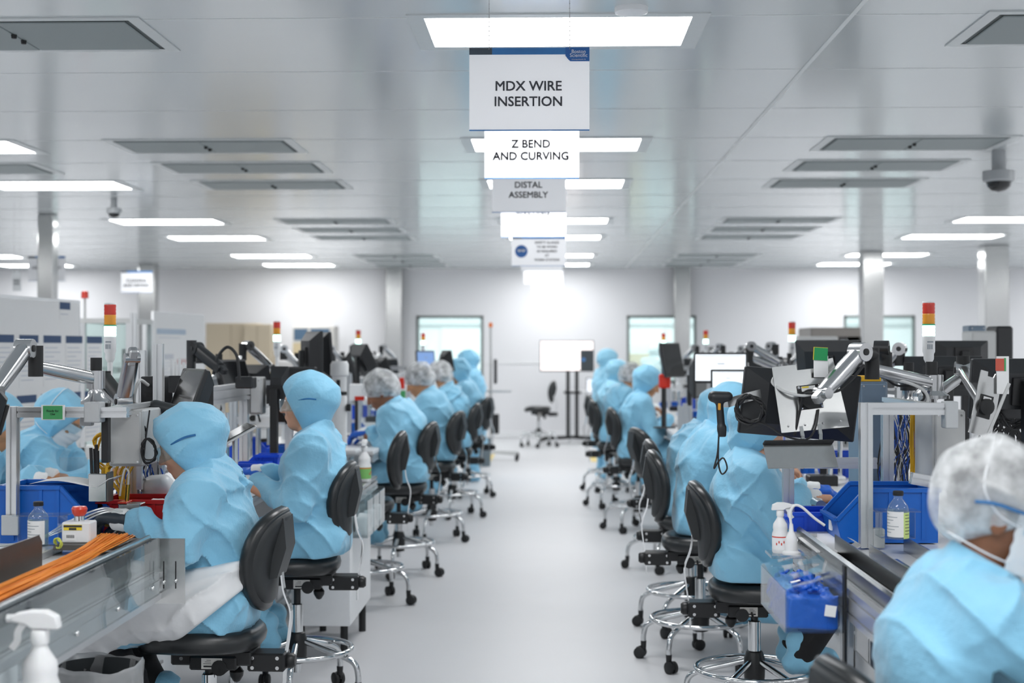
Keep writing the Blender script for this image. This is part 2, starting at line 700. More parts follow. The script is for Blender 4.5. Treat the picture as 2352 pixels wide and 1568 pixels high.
for i, (a, b) in enumerate(WINS):
    w = MB()
    for p, q in (((a, WZ0), (a + .045, WZ1)), ((b - .045, WZ0), (b, WZ1)), ((a, WZ1 - .045), (b, WZ1)), ((a, WZ0), (b, WZ0 + .045))):
        w.span((p[0], BACK - .02, p[1]), (q[0], BACK + .05, q[1]))
    wo = w.build('window_%d' % (i + 1), m_frame, kind='structure')
    MB().span((a + .04, BACK + .02, WZ0 + .04), (b - .04, BACK + .026, WZ1 - .04)).build('pane', m_glass, wo)
MB().span((XL, BACK - .03, 0), (XR, BACK, .12), .01).build('baseboard_back', m_white, kind='structure')
mb = MB()
x0 = XL
for a, b in WINS + [(XR, XR)]:
    mb.span((x0, BACK - .012, 1.33), (a, BACK, 1.37))
    x0 = b
mb.build('trim_1', m_white, kind='structure')
MB().span((XL, BACK - .05, CEIL - .03), (XR, BACK, CEIL)).build('trim_2', m_white, kind='structure')

# thin joints between the ceiling panels
k = 3
for y in [-6 + 1.2 * i for i in range(27)]:
    MB().span((XL, y + .2, CEIL - .0015), (XR, y + .206, CEIL + .01)).build('trim_%d' % k, m_seam, kind='structure')
    k += 1
MB().span((1.285, YF, CEIL - .004), (1.307, BACK, CEIL + .01)).build('trim_%d' % k, m_seam, kind='structure')

# columns (mirror-polished steel cladding) and pilasters at the back wall
m_clad = mat('column_cladding', '#c9cac9', .16, 1., noise=.03, nscale=2)
for i, (px, w, d) in enumerate(((103, 37, 15.1), (2006, 47, 21.2), (2291, 55, 20.0), (336, 38, 24.0))):
    p = W(px, 700, d)
    h = w / FPX * d / 2
    mb = MB().span((p.x - h, d, 0), (p.x + h, d + 2 * h, CEIL), .012)
    mb.span((p.x - h - .008, d - .008, .02), (p.x + h + .008, d + 2 * h + .008, 1.2), .012)
    mb.build('column_%d' % (i + 1), m_clad, kind='structure')
for i, (px, w) in enumerate(((908, 36), (1564, 36))):
    p = W(px, 700, BACK)
    h = w / FPX * BACK / 2
    MB().span((p.x - h, BACK - .3, 0), (p.x + h, BACK, CEIL), .012).build('column_%d' % (i + 5), m_clad, kind='structure')

# ceiling light panels: a 6 m module, three rows seen, the same grid behind the camera
m_lframe = mat('light_frame', '#d4d9da', .35)
GRID = [-5.8, -2.2, .2, 2.6, 6.2, 9.8, 12.2, 15.8, 18.2, 21.8, 24.2]


def ceiling_light(x, y, label):
    t = thing('ceiling_light', label, 'ceiling light', (x, y, CEIL), 0, 'recessed ceiling lights')
    mb = MB()
    for lo, hi in (((-.66, -.06), (-.585, .66)), ((.585, -.06), (.66, .66)), ((-.585, -.06), (.585, .0)), ((-.585, .585), (.585, .66))):
        mb.span((*lo, -.006), (*hi, .004))
    mb.build('frame', m_lframe, t)
    MB().quad((-.585, 0, -.002), (-.585, .585, -.002), (.585, .585, -.002), (.585, 0, -.002)).build('diffuser', m_panel, t)
    return t


rows = ((.02, 'in the middle row over the aisle'), (-4.4, 'in the row over the left-hand workers'), (5.14, 'in the row over the right-hand benches'))
for x, where in rows:
    n = 0
    for y in GRID:
        vis = y > 5 and abs(x - (-.02)) < y * .42 + 1
        if vis:
            l = '%s recessed white light panel from the camera %s' % (ORD[n], where)
            n += 1
        else:
            l = 'white light panel outside the view %s' % where
        ceiling_light(x, y, l)
for x in (-9.0, 9.9):
    for y in GRID:
        ceiling_light(x, y, 'white light panel near the %s wall, outside the view' % ('left' if x < 0 else 'right'))
for x in (-4.2, -2.6, -1.0, .6, 2.2, 3.8, 5.4, 7.0):  # unseen corridor panels, added in number to brighten the back windows
    for y in (26.6, 28.0) if int(x * 10) % 4 else (27.2,):
        ceiling_light(x, y, 'unseen white light panel added over the corridor to brighten the windows')

# return-air grilles between the light rows
m_vent = mat('grille_mesh', '#8d9798', .5, noise=.05, nscale=300)
m_vslot = mat('grille_shadow_gap', '#4c5557', .6)


def ceiling_vent(x, y, label):
    t = thing('ceiling_vent', label, 'ceiling vent', (x, y, CEIL), 0, 'return-air grilles')
    mb = MB()
    for lo, hi in (((-.66, -.05), (-.6, .65)), ((.6, -.05), (.66, .65)), ((-.6, -.05), (.6, 0)), ((-.6, .6), (.6, .65))):
        mb.span((*lo, -.006), (*hi, .004))
    mb.build('frame', m_lframe, t)
    mb = MB()
    for lo, hi in (((-.6, 0), (-.58, .6)), ((.58, 0), (.6, .6)), ((-.6, 0), (.6, .02)), ((-.6, .58), (.6, .6))):
        mb.span((*lo, -.004), (*hi, .004))
    mb.build('slot', m_vslot, t)
    for s in (-1, 1):
        MB().span((s * .29 - .288, .02, -.012), (s * .29 + .288, .58, -.002), .004).build('grille', m_vent, t)
    for s in (-1, 1):
        MB().lathe([(0, -.03), (.012, -.028), (.014, -.012)], (0, .3 + s * .06, 0), n=10).build('latch', m_dark, t)


for x, where in ((-2.47, 'in the row over the left bench'), (2.53, 'in the row over the right bench')):
    for n, y in enumerate((6.2, 9.8, 11.0, 12.2, 15.8, 17.0, 18.2, 21.8, 23.0, 24.2)):
        ceiling_vent(x, y, '%s grey air grille from the camera %s' % (ORD[n], where))
ceiling_vent(-4.7, 11.0, 'grey air grille beside the left light row')

# smoke detector, cameras
p = W(1453, 17, 5.95)
MB().lathe([(.055, CEIL - .028), (.07, CEIL - .022), (.072, CEIL)], (p.x, 6.05, 0), n=24).build(
    'smoke_detector', m_white, label='round white smoke detector beside the nearest ceiling light', cat='smoke detector')


def dome_camera(px, py, d, r, label):
    p = W(px, py, d)
    t = thing('dome_camera', label, 'security camera', (p.x, d, CEIL))
    h = CEIL - p.z
    MB().cyl((0, 0, -h), (0, 0, 0), r * .45, n=12).build('mount', m_grey, t)
    MB().lathe([(r * .3, .0), (r, -r * .1), (r, -r * .7), (r * .9, -r * .8)], (0, 0, -h + r * .8), n=24).build('housing', m_grey, t)
    MB().lathe([(r * .8, -r * .8), (r * .72, -r * 1.1), (r * .45, -r * 1.35), (0, -r * 1.45)], (0, 0, -h + r * .8), n=24).build(
        'dome', mat('smoked_dome', '#15181b', .08, coat=.5), t)


dome_camera(2294, 418, 10.5, .115, 'grey dome security camera hanging before the right steel column')
dome_camera(262, 490, 13.6, .07, 'small teardrop security camera hanging before a left light panel')
# ================================================================== PEOPLE


def gown_fn(nt, b, tc):
    """Fine conductive grid woven into the cloth plus soft crumple."""
    ws = []
    for i in range(2):
        w = nt.nodes.new('ShaderNodeTexWave')
        w.wave_type = 'BANDS'
        w.bands_direction = ('X', 'Z')[i]
        w.inputs['Scale'].default_value = 62
        w.inputs['Distortion'].default_value = .4
        nt.links.new(tc.outputs['Object'], w.inputs['Vector'])
        ws.append(w)
    mx = nt.nodes.new('ShaderNodeMath')
    mx.operation = 'MAXIMUM'
    nt.links.new(ws[0].outputs['Fac'], mx.inputs[0])
    nt.links.new(ws[1].outputs['Fac'], mx.inputs[1])
    n = nt.nodes.new('ShaderNodeTexNoise')
    n.inputs['Scale'].default_value = 26
    n.inputs['Detail'].default_value = 5
    nt.links.new(tc.outputs['Object'], n.inputs['Vector'])
    bp = nt.nodes.new('ShaderNodeBump')
    bp.inputs['Strength'].default_value = .16
    bp.inputs['Distance'].default_value = .002
    nt.links.new(mx.outputs[0], bp.inputs['Height'])
    b2 = nt.nodes.new('ShaderNodeBump')
    b2.inputs['Strength'].default_value = .5
    b2.inputs['Distance'].default_value = .012
    nt.links.new(n.outputs['Fac'], b2.inputs['Height'])
    nt.links.new(bp.outputs[0], b2.inputs['Normal'])
    nt.links.new(b2.outputs[0], b.inputs['Normal'])
    b.inputs['Sheen Weight'].default_value = .25


m_gown = mat('cleanroom_cloth', '#8ac9e8', .55, spec=.35, noise=.03, nscale=12, fn=gown_fn)
m_gownp = mat('pale_cleanroom_cloth', '#98d2ec', .6, spec=.3, noise=.03, nscale=12, fn=gown_fn)
m_greygown = mat('grey_cleanroom_cloth', '#b9c2c6', .6, noise=.03)
m_skin = {
    'light': mat('skin_light', '#dba98c', .5, noise=.05, nscale=40, sub=.15),
    'tan': mat('skin_tan', '#c08a63', .5, noise=.05, nscale=40, sub=.12),
    'brown': mat('skin_brown', '#8a5a3e', .5, noise=.05, nscale=40, sub=.1)}
m_hair = mat('dark_hair', '#2b2a2b', .5, noise=.25, nscale=60, bump=.5, bscale=80)
m_mask = mat('mask_paper', '#eceff2', .7, noise=.02, bump=.2, bscale=300)
m_wcloth = mat('white_cloth', '#eef0f2', .65, noise=.03, bump=.35, bscale=25)
m_cuff = mat('knit_cuff', '#eef0f1', .8, noise=.04, bump=.5, bscale=400)
m_blackglove = mat('black_nitrile', '#26303a', .42, noise=.08, bump=.2, bscale=60)
m_blueglove = mat('blue_nitrile', '#1f5fc4', .4, noise=.06, bump=.2, bscale=60)
m_blacktrouser = mat('black_trousers', '#141417', .8)
m_temple = mat('blue_temple', '#2f6fa8', .25)
m_lens = clear_mat('clear_lens', '#f2fbff', .97)


def cap_material():
    m = bpy.data.materials.new('bouffant_mesh')
    m.use_nodes = True
    nt = m.node_tree
    b = nt.nodes['Principled BSDF']
    b.inputs['Base Color'].default_value = lin('#eef1f3')
    b.inputs['Roughness'].default_value = .7
    tc = nt.nodes.new('ShaderNodeTexCoord')
    n = nt.nodes.new('ShaderNodeTexNoise')
    n.inputs['Scale'].default_value = 22
    n.inputs['Detail'].default_value = 6
    mr = nt.nodes.new('ShaderNodeMapRange')
    mr.inputs[1].default_value = .35
    mr.inputs[2].default_value = .7
    mr.inputs[3].default_value = .3
    mr.inputs[4].default_value = .75
    nt.links.new(tc.outputs['Object'], n.inputs['Vector'])
    nt.links.new(n.outputs['Fac'], mr.inputs[0])
    nt.links.new(mr.outputs[0], b.inputs['Alpha'])
    return m


m_cap = cap_material()


def ik(a, b, l1, l2, pole):
    """Middle joint of a two-bone limb."""
    a, b = V(a), V(b)
    d = b - a
    L = min(d.length, (l1 + l2) * .999)
    u = d.normalized()
    x = (l1 * l1 - l2 * l2 + L * L) / (2 * L)
    hgt = math.sqrt(max(l1 * l1 - x * x, 0))
    p = V(pole) - u * V(pole).dot(u)
    return a + u * x + p.normalized() * hgt


def hand_prims(S, w, a, n, s, curl=(.5, .6, .4), r=.0085, k=.006, grow=0.):
    """Palm, four bent fingers and a thumb; a = pointing way, n = back of hand, s = thumb side."""
    w, a, n, s = V(w), V(a).normalized(), V(n), V(s)
    n = (n - a * n.dot(a)).normalized()
    s = (s - a * s.dot(a) - n * s.dot(n)).normalized()
    A = [list(a), list(s), list(n)]
    S.rbox(w + a * .045, (.05 + grow, .04 + grow, .0135 + grow), A, .013, .015)
    for i, ln in enumerate((.072, .08, .075, .058)):
        p = w + a * (.088 - abs(i - 1) * .004) + s * (.03 - i * .0205)
        ang = 0
        d0 = (a + s * (.1 - i * .07)).normalized()
        for j in range(3):
            ang += curl[j] + i * .05
            d = d0 * math.cos(ang) - n * math.sin(ang)
            q = p + d * ln * (.46, .31, .23)[j]
            rr = r * (1 - .08 * j) * (.9 if i == 3 else 1) + grow
            S.cap(p, q, rr, rr * .93, k)
            p = q
    p = w + a * .02 + s * .03
    d = (a * .62 + s * .62 - n * .35).normalized()
    q = p + d * .045
    S.cap(p, q, .013 + grow, .0105 + grow, .012)
    d = (a * .92 + s * .15 - n * .35).normalized()
    S.cap(q, q + d * .034, .0105 + grow, .009 + grow, k)
    S.cap(q + d * .034, q + d * .055 - n * .006, .009 + grow, .008 + grow, k)


def folds(seed, amp):
    """Long sharp-valleyed creases with a slow drift, as in draped cloth."""
    o = np.array([seed * 3.1, seed * 1.7, seed * 2.3], np.float32)
    rg = np.random.default_rng(seed)
    dirs = [((.55, .25, .8), 24), ((-.75, .2, .6), 31), ((.3, -.7, .65), 38), ((.1, .95, .25), 21)]

    def fn(P):
        out = np.zeros(len(P), np.float32)
        wob = vnoise(P * 3.3 + o) * 2 + vnoise(P * 8 + o) * .6
        for k, (d, fq) in enumerate(dirs):
            d = np.array(d) / np.linalg.norm(d)
            ph = (P @ d.astype(np.float32)) * fq * (.85 + .3 * rg.random()) + 2.6 * wob + k * 2
            c = 1 - np.abs(np.sin(ph))
            m = np.clip(vnoise(P * 4.2 + o * (k + 2)) * 2.4 - .8, 0, 1)
            out += (c ** 2.2 - .22) * m * (1.15, 1., .7, .6)[k]
        out += .8 * (vnoise(P * 7 + o) - .5)
        return -amp * 1.55 * out
    return fn


def tube_part(name, pts, r, m, parent, n=8, **kw):
    return MB().tube(pts, r, n).build(name, m, parent, **kw)


def person(label, loc, rz, seat=.62, lean=8., L=.48, head=(.075, .12), pitch=18., yaw=0., hands=((.36, -.12, 1.0), (.36, .12, 1.0)),
           elbows=(None, None), hdir=((1, .2, -.15), (1, -.2, -.15)), cover='hood', skin='light', mask=False, glasses=False, glove=(None, None),
           cuff=True, h=.0085, stand=False, seed=1, foot=((.27, .1, .24), (.27, -.1, .24)), coat=.42, legs=m_gown, gown=None, cname='person',
           bulk=1., apron=False, shoes=True, curl=(.45, .5, .4), drop=-.004):
    gown = gown or m_gown
    root = thing('person', label, 'person', loc, rz)
    zh = seat + .10
    hip = V((0, 0, zh))
    la = math.radians(lean)
    chest = hip + V((math.sin(la * .6), 0, math.cos(la * .6))) * (L * .62)
    neck = chest + V((math.sin(la * 1.6), 0, math.cos(la * 1.6))) * (L * .38)
    C = neck + V((head[0], 0, head[1]))
    pr, yr = math.radians(pitch), math.radians(yaw)
    R = M4.Rotation(yr, 3, 'Z') @ M4.Rotation(pr, 3, 'Y')
    f, l, u = R @ V((1, 0, 0)), R @ V((0, 1, 0)), R @ V((0, 0, 1))
    A = [list(f), list(l), list(u)]

    def Hp(a, b, c):
        return C + f * a + l * b + u * c
    sh = [neck + V((-.005, sg * .185 * bulk, -.075)) for sg in (-1, 1)]
    el, wr = [], []
    for i, sg in enumerate((-1, 1)):
        w = V(hands[i])
        wr.append(w)
        el.append(V(elbows[i]) if elbows[i] else ik(sh[i], w, .28, .25, (-.3, sg * .6, -.8)))
    hj = [hip + V((0, sg * .09, -.01)) for sg in (-1, 1)]
    kn, an = [], []
    for i, sg in enumerate((1, -1)):
        pass
    for i, sg in enumerate((-1, 1)):
        if stand:
            kn.append(V((.02, sg * .09, .46)))
            an.append(V((-.01, sg * .09, .09)))
        else:
            a = V(foot[1 - i])
            a = V((a.x - .05, a.y, a.z + .07))
            an.append(a)
            kn.append(ik(hj[i], a, .42, .40, (1, sg * .1, .5)))
    pts = [hip, neck, Hp(.12, 0, -.12), Hp(0, 0, .13)] + sh + el + wr + kn + an
    hd = [V(x).normalized() for x in hdir]
    pts += [wr[i] + hd[i] * .2 for i in (0, 1)]
    lo = V([min(p[i] for p in pts) for i in range(3)])
    hi = V([max(p[i] for p in pts) for i in range(3)])
    mg = V((.2, .16, .15))
    # ---- body: one continuous skin
    S = SDF(lo - V((.14, .12, .1)), hi + V((.13, .12, .05)), h)
    S.cap(hip, chest, .105 * bulk, .11 * bulk, .05, (0, 1, 0), 1.3)
    S.cap(chest, neck + V((0, 0, -.05)), .105 * bulk, .075, .05, (0, 1, 0), 1.35)
    S.cap(neck + V((-.01, 0, -.03)), Hp(-.015, 0, -.075), .056, .052, .03)
    S.ell(Hp(-.014, 0, .033), (.097, .077, .095), A, .02)
    S.ell(Hp(.028, 0, -.045), (.066, .06, .082), A, .03)
    S.ell(Hp(.06, 0, -.098), (.026, .03, .022), A, .025)
    S.ell(Hp(.076, 0, .018), (.014, .05, .012), A, .02)
    S.cap(Hp(.088, 0, .008), Hp(.112, 0, -.032), .008, .0115, .012)
    for sg in (-1, 1):
        S.ell(Hp(.1, sg * .011, -.036), (.009, .009, .007), A, .006)
        S.ell(Hp(.082, sg * .031, -.006), (.013, .016, .01), A, .008, 's')
        S.ell(Hp(.074, sg * .031, -.007), (.0125, .0135, .0125), A, .004)
        S.ell(Hp(.055, sg * .045, -.035), (.028, .02, .022), A, .02)
        S.ell(Hp(-.01, sg * .08, -.02), (.02, .009, .033), A, .008)
        S.ell(Hp(-.008, sg * .088, -.022), (.011, .006, .02), A, .004, 's')
    S.ell(Hp(.09, 0, -.06), (.011, .023, .0065), A, .006)
    S.ell(Hp(.088, 0, -.071), (.011, .02, .0065), A, .006)
    for i, sg in enumerate((-1, 1)):
        S.cap(chest + V((0, sg * .08, L * .3)), sh[i], .06, .058, .05)
        S.cap(sh[i], el[i], .052, .042, .03)
        S.cap(el[i], wr[i], .042, .028, .02)
        n = V((-hd[i].z * .3, -sg * .25, 1))
        hand_prims(S, wr[i], hd[i], n, V((0, -sg, 0)), curl)
        S.cap(hj[i], kn[i], .085, .06, .04)
        S.cap(kn[i], an[i], .058, .04, .03)
        S.cap(an[i] + V((-.03, 0, -.04)), an[i] + V((.14, 0, -.055)), .035, .03, .03)
    S.build('body', m_skin[skin], root)
    # ---- gown
    G = SDF(lo - V((.24, .2, .22 if coat else .1)), hi + V((.2, .2, .1)), h)
    b = bulk
    G.cap(hip + V((-.02, 0, .0)), chest, .142 * b, .15 * b, .06, (0, 1, 0), 1.28)
    G.cap(chest, neck + V((-.015, 0, -.075)), .148 * b, .10, .06, (0, 1, 0), 1.5)
    G.cap(neck + V((-.012, 0, -.09)), neck + V((-.005, 0, .02)), .088, .075, .035)
    for i, sg in enumerate((-1, 1)):
        G.cap(chest + V((-.01, sg * .09, L * .26)), sh[i], .078, .078, .06)
        G.cap(sh[i], el[i], .08, .068, .05)
        G.cap(el[i], wr[i] - hd[i] * .045, .066, .05, .03)
        hem = hj[i] + (kn[i] - hj[i]) * (coat / .42 if not stand else coat / .42)
        G.cap(hj[i] + V((-.02, 0, 0)), hem, .125 * b, .115, .06)
    if stand:
        G.cap(hip, V((-.01, 0, .45)), .15, .16, .06, (0, 1, 0), 1.25)
    else:
        G.ell(hip + V((-.01, 0, -.02)), (.165 * b, .2 * b, .12), None, .05)
    G.warp(folds(seed, .011))
    G.cut(neck + V((.0, 0, .04)), V((.55, 0, 1)), .008)
    G.cut((0, 0, .38 if stand else seat - drop), (0, 0, -1), .01)
    if not stand:
        G.cut((-.158, 0, 0), (-1, 0, 0), .03)
    g = G.build('gown', gown, root)
    # collar band
    # ---- legs in trousers
    T = SDF(lo - V((.2, .1, .1)), V((hi.x + .1, hi.y + .1, zh + .16)), h * 1.2)
    for i in (0, 1):
        T.cap(hj[i], kn[i], .1, .078, .04)
        T.cap(kn[i], an[i], .078, .06, .03)
    T.warp(folds(seed + 5, .008))
    T.build('trousers', legs, root)
    if shoes:
        for i in (0, 1):
            B = SDF(an[i] - V((.12, .1, .12)), an[i] + V((.24, .1, .1)), h)
            B.cap(an[i] + V((-.035, 0, -.035)), an[i] + V((.15, 0, -.055)), .047, .04, .03)
            B.cap(an[i], an[i] + V((-.01, 0, .05)), .05, .058, .03)
            B.warp(folds(seed + i, .005))
            B.cut(an[i] - V((0, 0, .092)), (0, 0, -1), .005)
            B.build('shoe_cover', gown, root)
    # ---- head cover
    if cover == 'hood':
        K = SDF(C - V((.24, .2, .3)), C + V((.2, .2, .2)), h)
        K.ell(Hp(-.021, 0, .034), (.133, .111, .111), A, .02)
        K.ell(Hp(-.07, 0, .012), (.093, .1, .082), A, .03)
        K.ell(Hp(-.0, 0, -.03), (.098, .096, .105), A, .04)
        K.cap(Hp(-.03, 0, -.06), neck + V((.01, 0, -.02)), .088, .078, .03)
        K.ell(Hp(.0, 0, -.115), (.075, .068, .035), A, .03)
        K.warp(folds(seed + 9, .007))
        K.cut(Hp(.062, 0, 0), f - u * .42, .012)
        K.build('hood', gown, root)
    else:
        K = SDF(C - V((.24, .2, .2)), C + V((.2, .2, .2)), h)
        K.ell(Hp(-.022, 0, .035), (.108, .09, .105), A, .02)
        K.cut(Hp(.05, 0, .0), u * -.8 + f * .75, .01)
        K.build('hair', m_hair, root)
        K = SDF(C - V((.25, .2, .22)), C + V((.22, .2, .22)), h)
        K.ell(Hp(-.03, 0, .038), (.132, .11, .118), A, .02)
        K.ell(Hp(-.075, 0, -.02), (.08, .088, .08), A, .03)
        K.warp(folds(seed + 4, .008))
        K.cut(Hp(.04, 0, -.02), u * -.85 + f * .5, .012)
        K.build('bouffant_cap', m_cap, root)
    if glasses:
        mb = MB()
        mb.grid(lambda a, c: Hp(.112 * math.cos((a - .5) * 2.5) + .008, .084 * math.sin((a - .5) * 2.5), -.034 + .056 * c), 14, 4)
        gl = mb.build('safety_glasses', m_lens, root, solid=.002)
        w = .112 if cover == 'hood' else .112
        for sg in (-1, 1):
            tube_part('temple', spl([Hp(.045, sg * .081, .012), Hp(.02, sg * (w - .01), .014), Hp(-.03, sg * w, .018), Hp(-.07, sg * (w - .002), .012)], 4), .004, m_temple, gl, 6)
    if mask:
        mb = MB()

        def mk(a, c):
            t = (a - .5) * 2.7
            bul = 1 + .25 * math.exp(-((c - .7) / .3) ** 2) * math.exp(-(t / .6) ** 2)
            z = -.135 + .135 * c
            pin = 1 - .25 * max(0, (.35 - c)) * 1.6
            return Hp((.102 * math.cos(t) * bul + .004 + .0016 * math.sin(c * 28)) * pin, .078 * math.sin(t), z + .012 * abs(t))
        mb.grid(mk, 22, 26)
        mo = mb.build('face_mask', m_mask, root, solid=.002)
        for sg in (-1, 1):
            tube_part('strap', spl([Hp(.03, sg * .078, -.02), Hp(-.02, sg * .1, .0), Hp(-.06, sg * .108, .05), Hp(-.06, sg * .06, .13), Hp(-.06, 0, .152)], 6), .0022, m_mask, mo, 6)
            tube_part('strap', spl([Hp(.03, sg * .078, -.1), Hp(-.02, sg * .095, -.09), Hp(-.08, sg * .09, -.075), Hp(-.13, 0, -.07)], 6), .002, m_mask, mo, 6)
    # ---- cuffs and gloves
    for i, sg in enumerate((-1, 1)):
        if cuff:
            MB().lathe([(.03, -.01), (.037, .0), (.041, .014), (.039, .03), (.0385, .05), (.034, .056)], wr[i] - hd[i] * .01, hd[i], 18).build('cuff', m_cuff, root)
        if glove[i]:
            K = SDF(wr[i] - V((.16, .16, .16)), wr[i] + V((.25, .25, .2)), .0045)
            n = V((-hd[i].z * .3, -sg * .25, 1))
            hand_prims(K, wr[i], hd[i], n, V((0, -sg, 0)), curl, grow=.0028)
            K.cap(wr[i] - hd[i] * .02, wr[i] + hd[i] * .03, .036, .034, .015)
            K.build('glove', glove[i], root)
    if apron:
        K = SDF((-.24, -.28, .32), (.62, .4, 1.0), h)
        k = kn[1]
        K.cap((-.03, .03, zh + .12), (-.02, .03, zh + .0), .155, .19, .05, (0, 1, 0), 1.3)
        K.cap((0, .1, zh + .03), k + V((-.04, .02, .02)), .16, .13, .06)
        K.cap(k + V((-.03, .02, .0)), k + V((.08, .03, -.12)), .12, .1, .05)
        K.warp(folds(31, .011))
        K.warp(folds(47, .007))
        K.cut((0, 0, zh + .14), (.15, 0, 1), .015)
        K.cut((-.04, 0, zh - .02), (-.62, 0, -.78), .02)
        K.cut(V(k) + V((.05, 0, -.17)), (.5, 0, -1), .02)
        K.build('white_garment', m_wcloth, root, label='crumpled white garment tied around the waist and over the lap')
    return root


NEAR_H = .007
# left row, facing the bench on the left (local +x = world -x; local +y = towards the camera)
person('seated person in blue hood and gown with black gloves at the nearest left bench', (-1.225, 5.1, 0), 180, .60, 3, .46, (.075, .10), 22,
       hands=((.22, -.13, 1.005), (.275, .15, 1.0)), elbows=((.05, -.27, .90), (.06, .27, .915)), hdir=((.95, .25, .1), (.97, -.2, .05)),
       glasses=True, glove=(m_blackglove, m_blackglove), h=NEAR_H, seed=1, apron=True, legs=m_blacktrouser, coat=.44, drop=.09, curl=(.6, .7, .5))
person('seated person in blue hood and safety glasses sitting upright, second on the left bench', (-1.09, 6.5, 0), 180, .66, 1, .46, (.04, .135), 4,
       hands=((.28, -.14, 1.02), (.30, .05, .985)), elbows=((.07, -.26, .93), (.05, .24, .9)), hdir=((1, .1, 0), (1, -.1, .05)),
       glasses=True, glove=(m_blueglove, m_blueglove), h=NEAR_H, seed=2, coat=.40)
person('seated person in white hair net and blue gloves, nearest hair net worker on the left', (-1.04, 10.1, 0), 180, .66, 14, .46, (.09, .09), 32,
       hands=((.30, -.12, 1.0), (.29, .1, 1.0)), elbows=((.1, -.27, .88), (.1, .27, .88)), cover='bouffant', skin='brown', glove=(m_blueglove, m_blueglove), seed=3, bulk=1.12, coat=.3)
person('seated person in hair net and blue gown, second hair net worker along the left bench', (-.97, 12.0, 0), 180, .66, 12, .48, (.08, .1), 28,
       cover='bouffant', skin='tan', seed=4, coat=.3)
person('seated person in hair net and mask, fifth worker along the left bench', (-.93, 13.6, 0), 180, .66, 12, .48, (.08, .1), 20,
       cover='bouffant', skin='tan', mask=True, seed=5, coat=.3)
person('seated person in blue hood, farthest seated worker along the left bench', (-.91, 15.5, 0), 180, .66, 8, .48, (.08, .11), 22, seed=6, skin='tan', coat=.3)
person('standing person in long blue gown and hood at the far end of the left bench', (-.97, 17.2, 0), 180, .78, 4, .46, (.05, .11), 10, stand=True, seed=7, skin='tan',
       hands=((.3, -.14, 1.0), (.3, .14, 1.0)), coat=.42)
# two workers on the far side of the left bench, facing right
person('person in blue hood leaning in behind the left bench at the picture edge', (-2.86, 6.75, 0), 8, .62, 16, .46, (.07, .09), 28,
       hands=((.4, -.14, .98), (.4, .1, .98)), skin='tan', seed=8, coat=.3)
person('masked person in blue hood and gown behind the green card on the left bench', (-2.78, 7.45, 0), 0, .60, 14, .46, (.08, .09), 30,
       hands=((.44, -.14, .97), (.44, .1, .97)), skin='tan', mask=True, glasses=True, seed=9, coat=.3, h=NEAR_H)
# right row, facing the bench on the right (local -y = towards the camera)
person('seated person in blue hood behind the monitor at the nearest right bench, bare hand working', (.83, 6.15, 0), 0, .62, 2, .42, (.05, .115), 26,
       hands=((.25, -.1, .97), (.29, .12, .98)), elbows=((.145, -.28, .80), (.1, .26, .86)), hdir=((.95, .3, -.05), (1, -.1, 0)),
       glove=(None, m_blueglove), h=.006, seed=11, coat=.36, bulk=1.06, legs=m_blacktrouser, curl=(.5, .7, .5))
person('hunched person in blue hood seated second along the right bench', (.77, 7.3, 0), 0, .66, 10, .42, (.09, .105), 30, seed=12, coat=.3, bulk=1.05)
person('hunched person in blue hood seated third along the right bench', (.80, 8.2, 0), 0, .64, 10, .40, (.10, .095), 36, seed=13, coat=.3, bulk=1.1)
person('person in blue hood reaching to the right bench beyond the empty chairs', (.72, 12.6, 0), 0, .64, 8, .46, (.06, .11), 30,
       hands=((.33, -.12, .97), (.34, .1, .97)), elbows=((.15, -.26, .84), (.1, .26, .86)), skin='tan', seed=14, coat=.3)
person('person in white hair net leaning towards the right bench', (.62, 14.5, 0), 0, .66, 16, .46, (.06, .1), 30, cover='bouffant', skin='tan', seed=15, coat=.3, bulk=1.05)
person('seated person in pale blue hood behind the hair net worker on the right', (.62, 16.1, 0), 0, .66, 10, .46, (.05, .12), 12, seed=16, gown=m_gownp, coat=.3)
person('standing person in long pale blue gown and hood at the far right bench', (.64, 17.6, 0), 20, .78, 2, .46, (.04, .12), 8, stand=True, seed=17, gown=m_gownp, coat=.42)
person('standing person in grey gown and grey hood seen through the back window', (1.98, 28.2, 0), 60, .82, 2, .5, (.04, .12), 5, stand=True, seed=18, gown=m_greygown, legs=m_greygown, coat=.42)
# nearest person, right foreground
person('person in white hair net and face mask in the right foreground, back turned', (.86, 3.14, 0), -4, .58, 9, .44, (.055, .135), 14,
       hands=((.42, -.16, .98), (.42, .14, .98)), cover='bouffant', skin='brown', mask=True, glasses=True, h=.0055, yaw=-10, seed=19, coat=.36, bulk=1.12)
# ================================================================== CHAIRS
m_vinyl = mat('black_vinyl', '#1d2022', .32, spec=.55, noise=.08, nscale=20, bump=.08, bscale=500)
m_shell = mat('black_plastic_shell', '#2a2d2f', .45, noise=.05)
m_blackmetal = mat('black_powder_coat', '#17181a', .4, noise=.05)
m_chrome = mat('chrome', '#d8dadb', .09, 1., noise=0)
m_label = mat('paper_label', '#e6e4df', .6)
m_ink = mat('ink', '#2b2d30', .6)
m_bolt = mat('bolt_head', '#cfd0d0', .2, 1., noise=0)


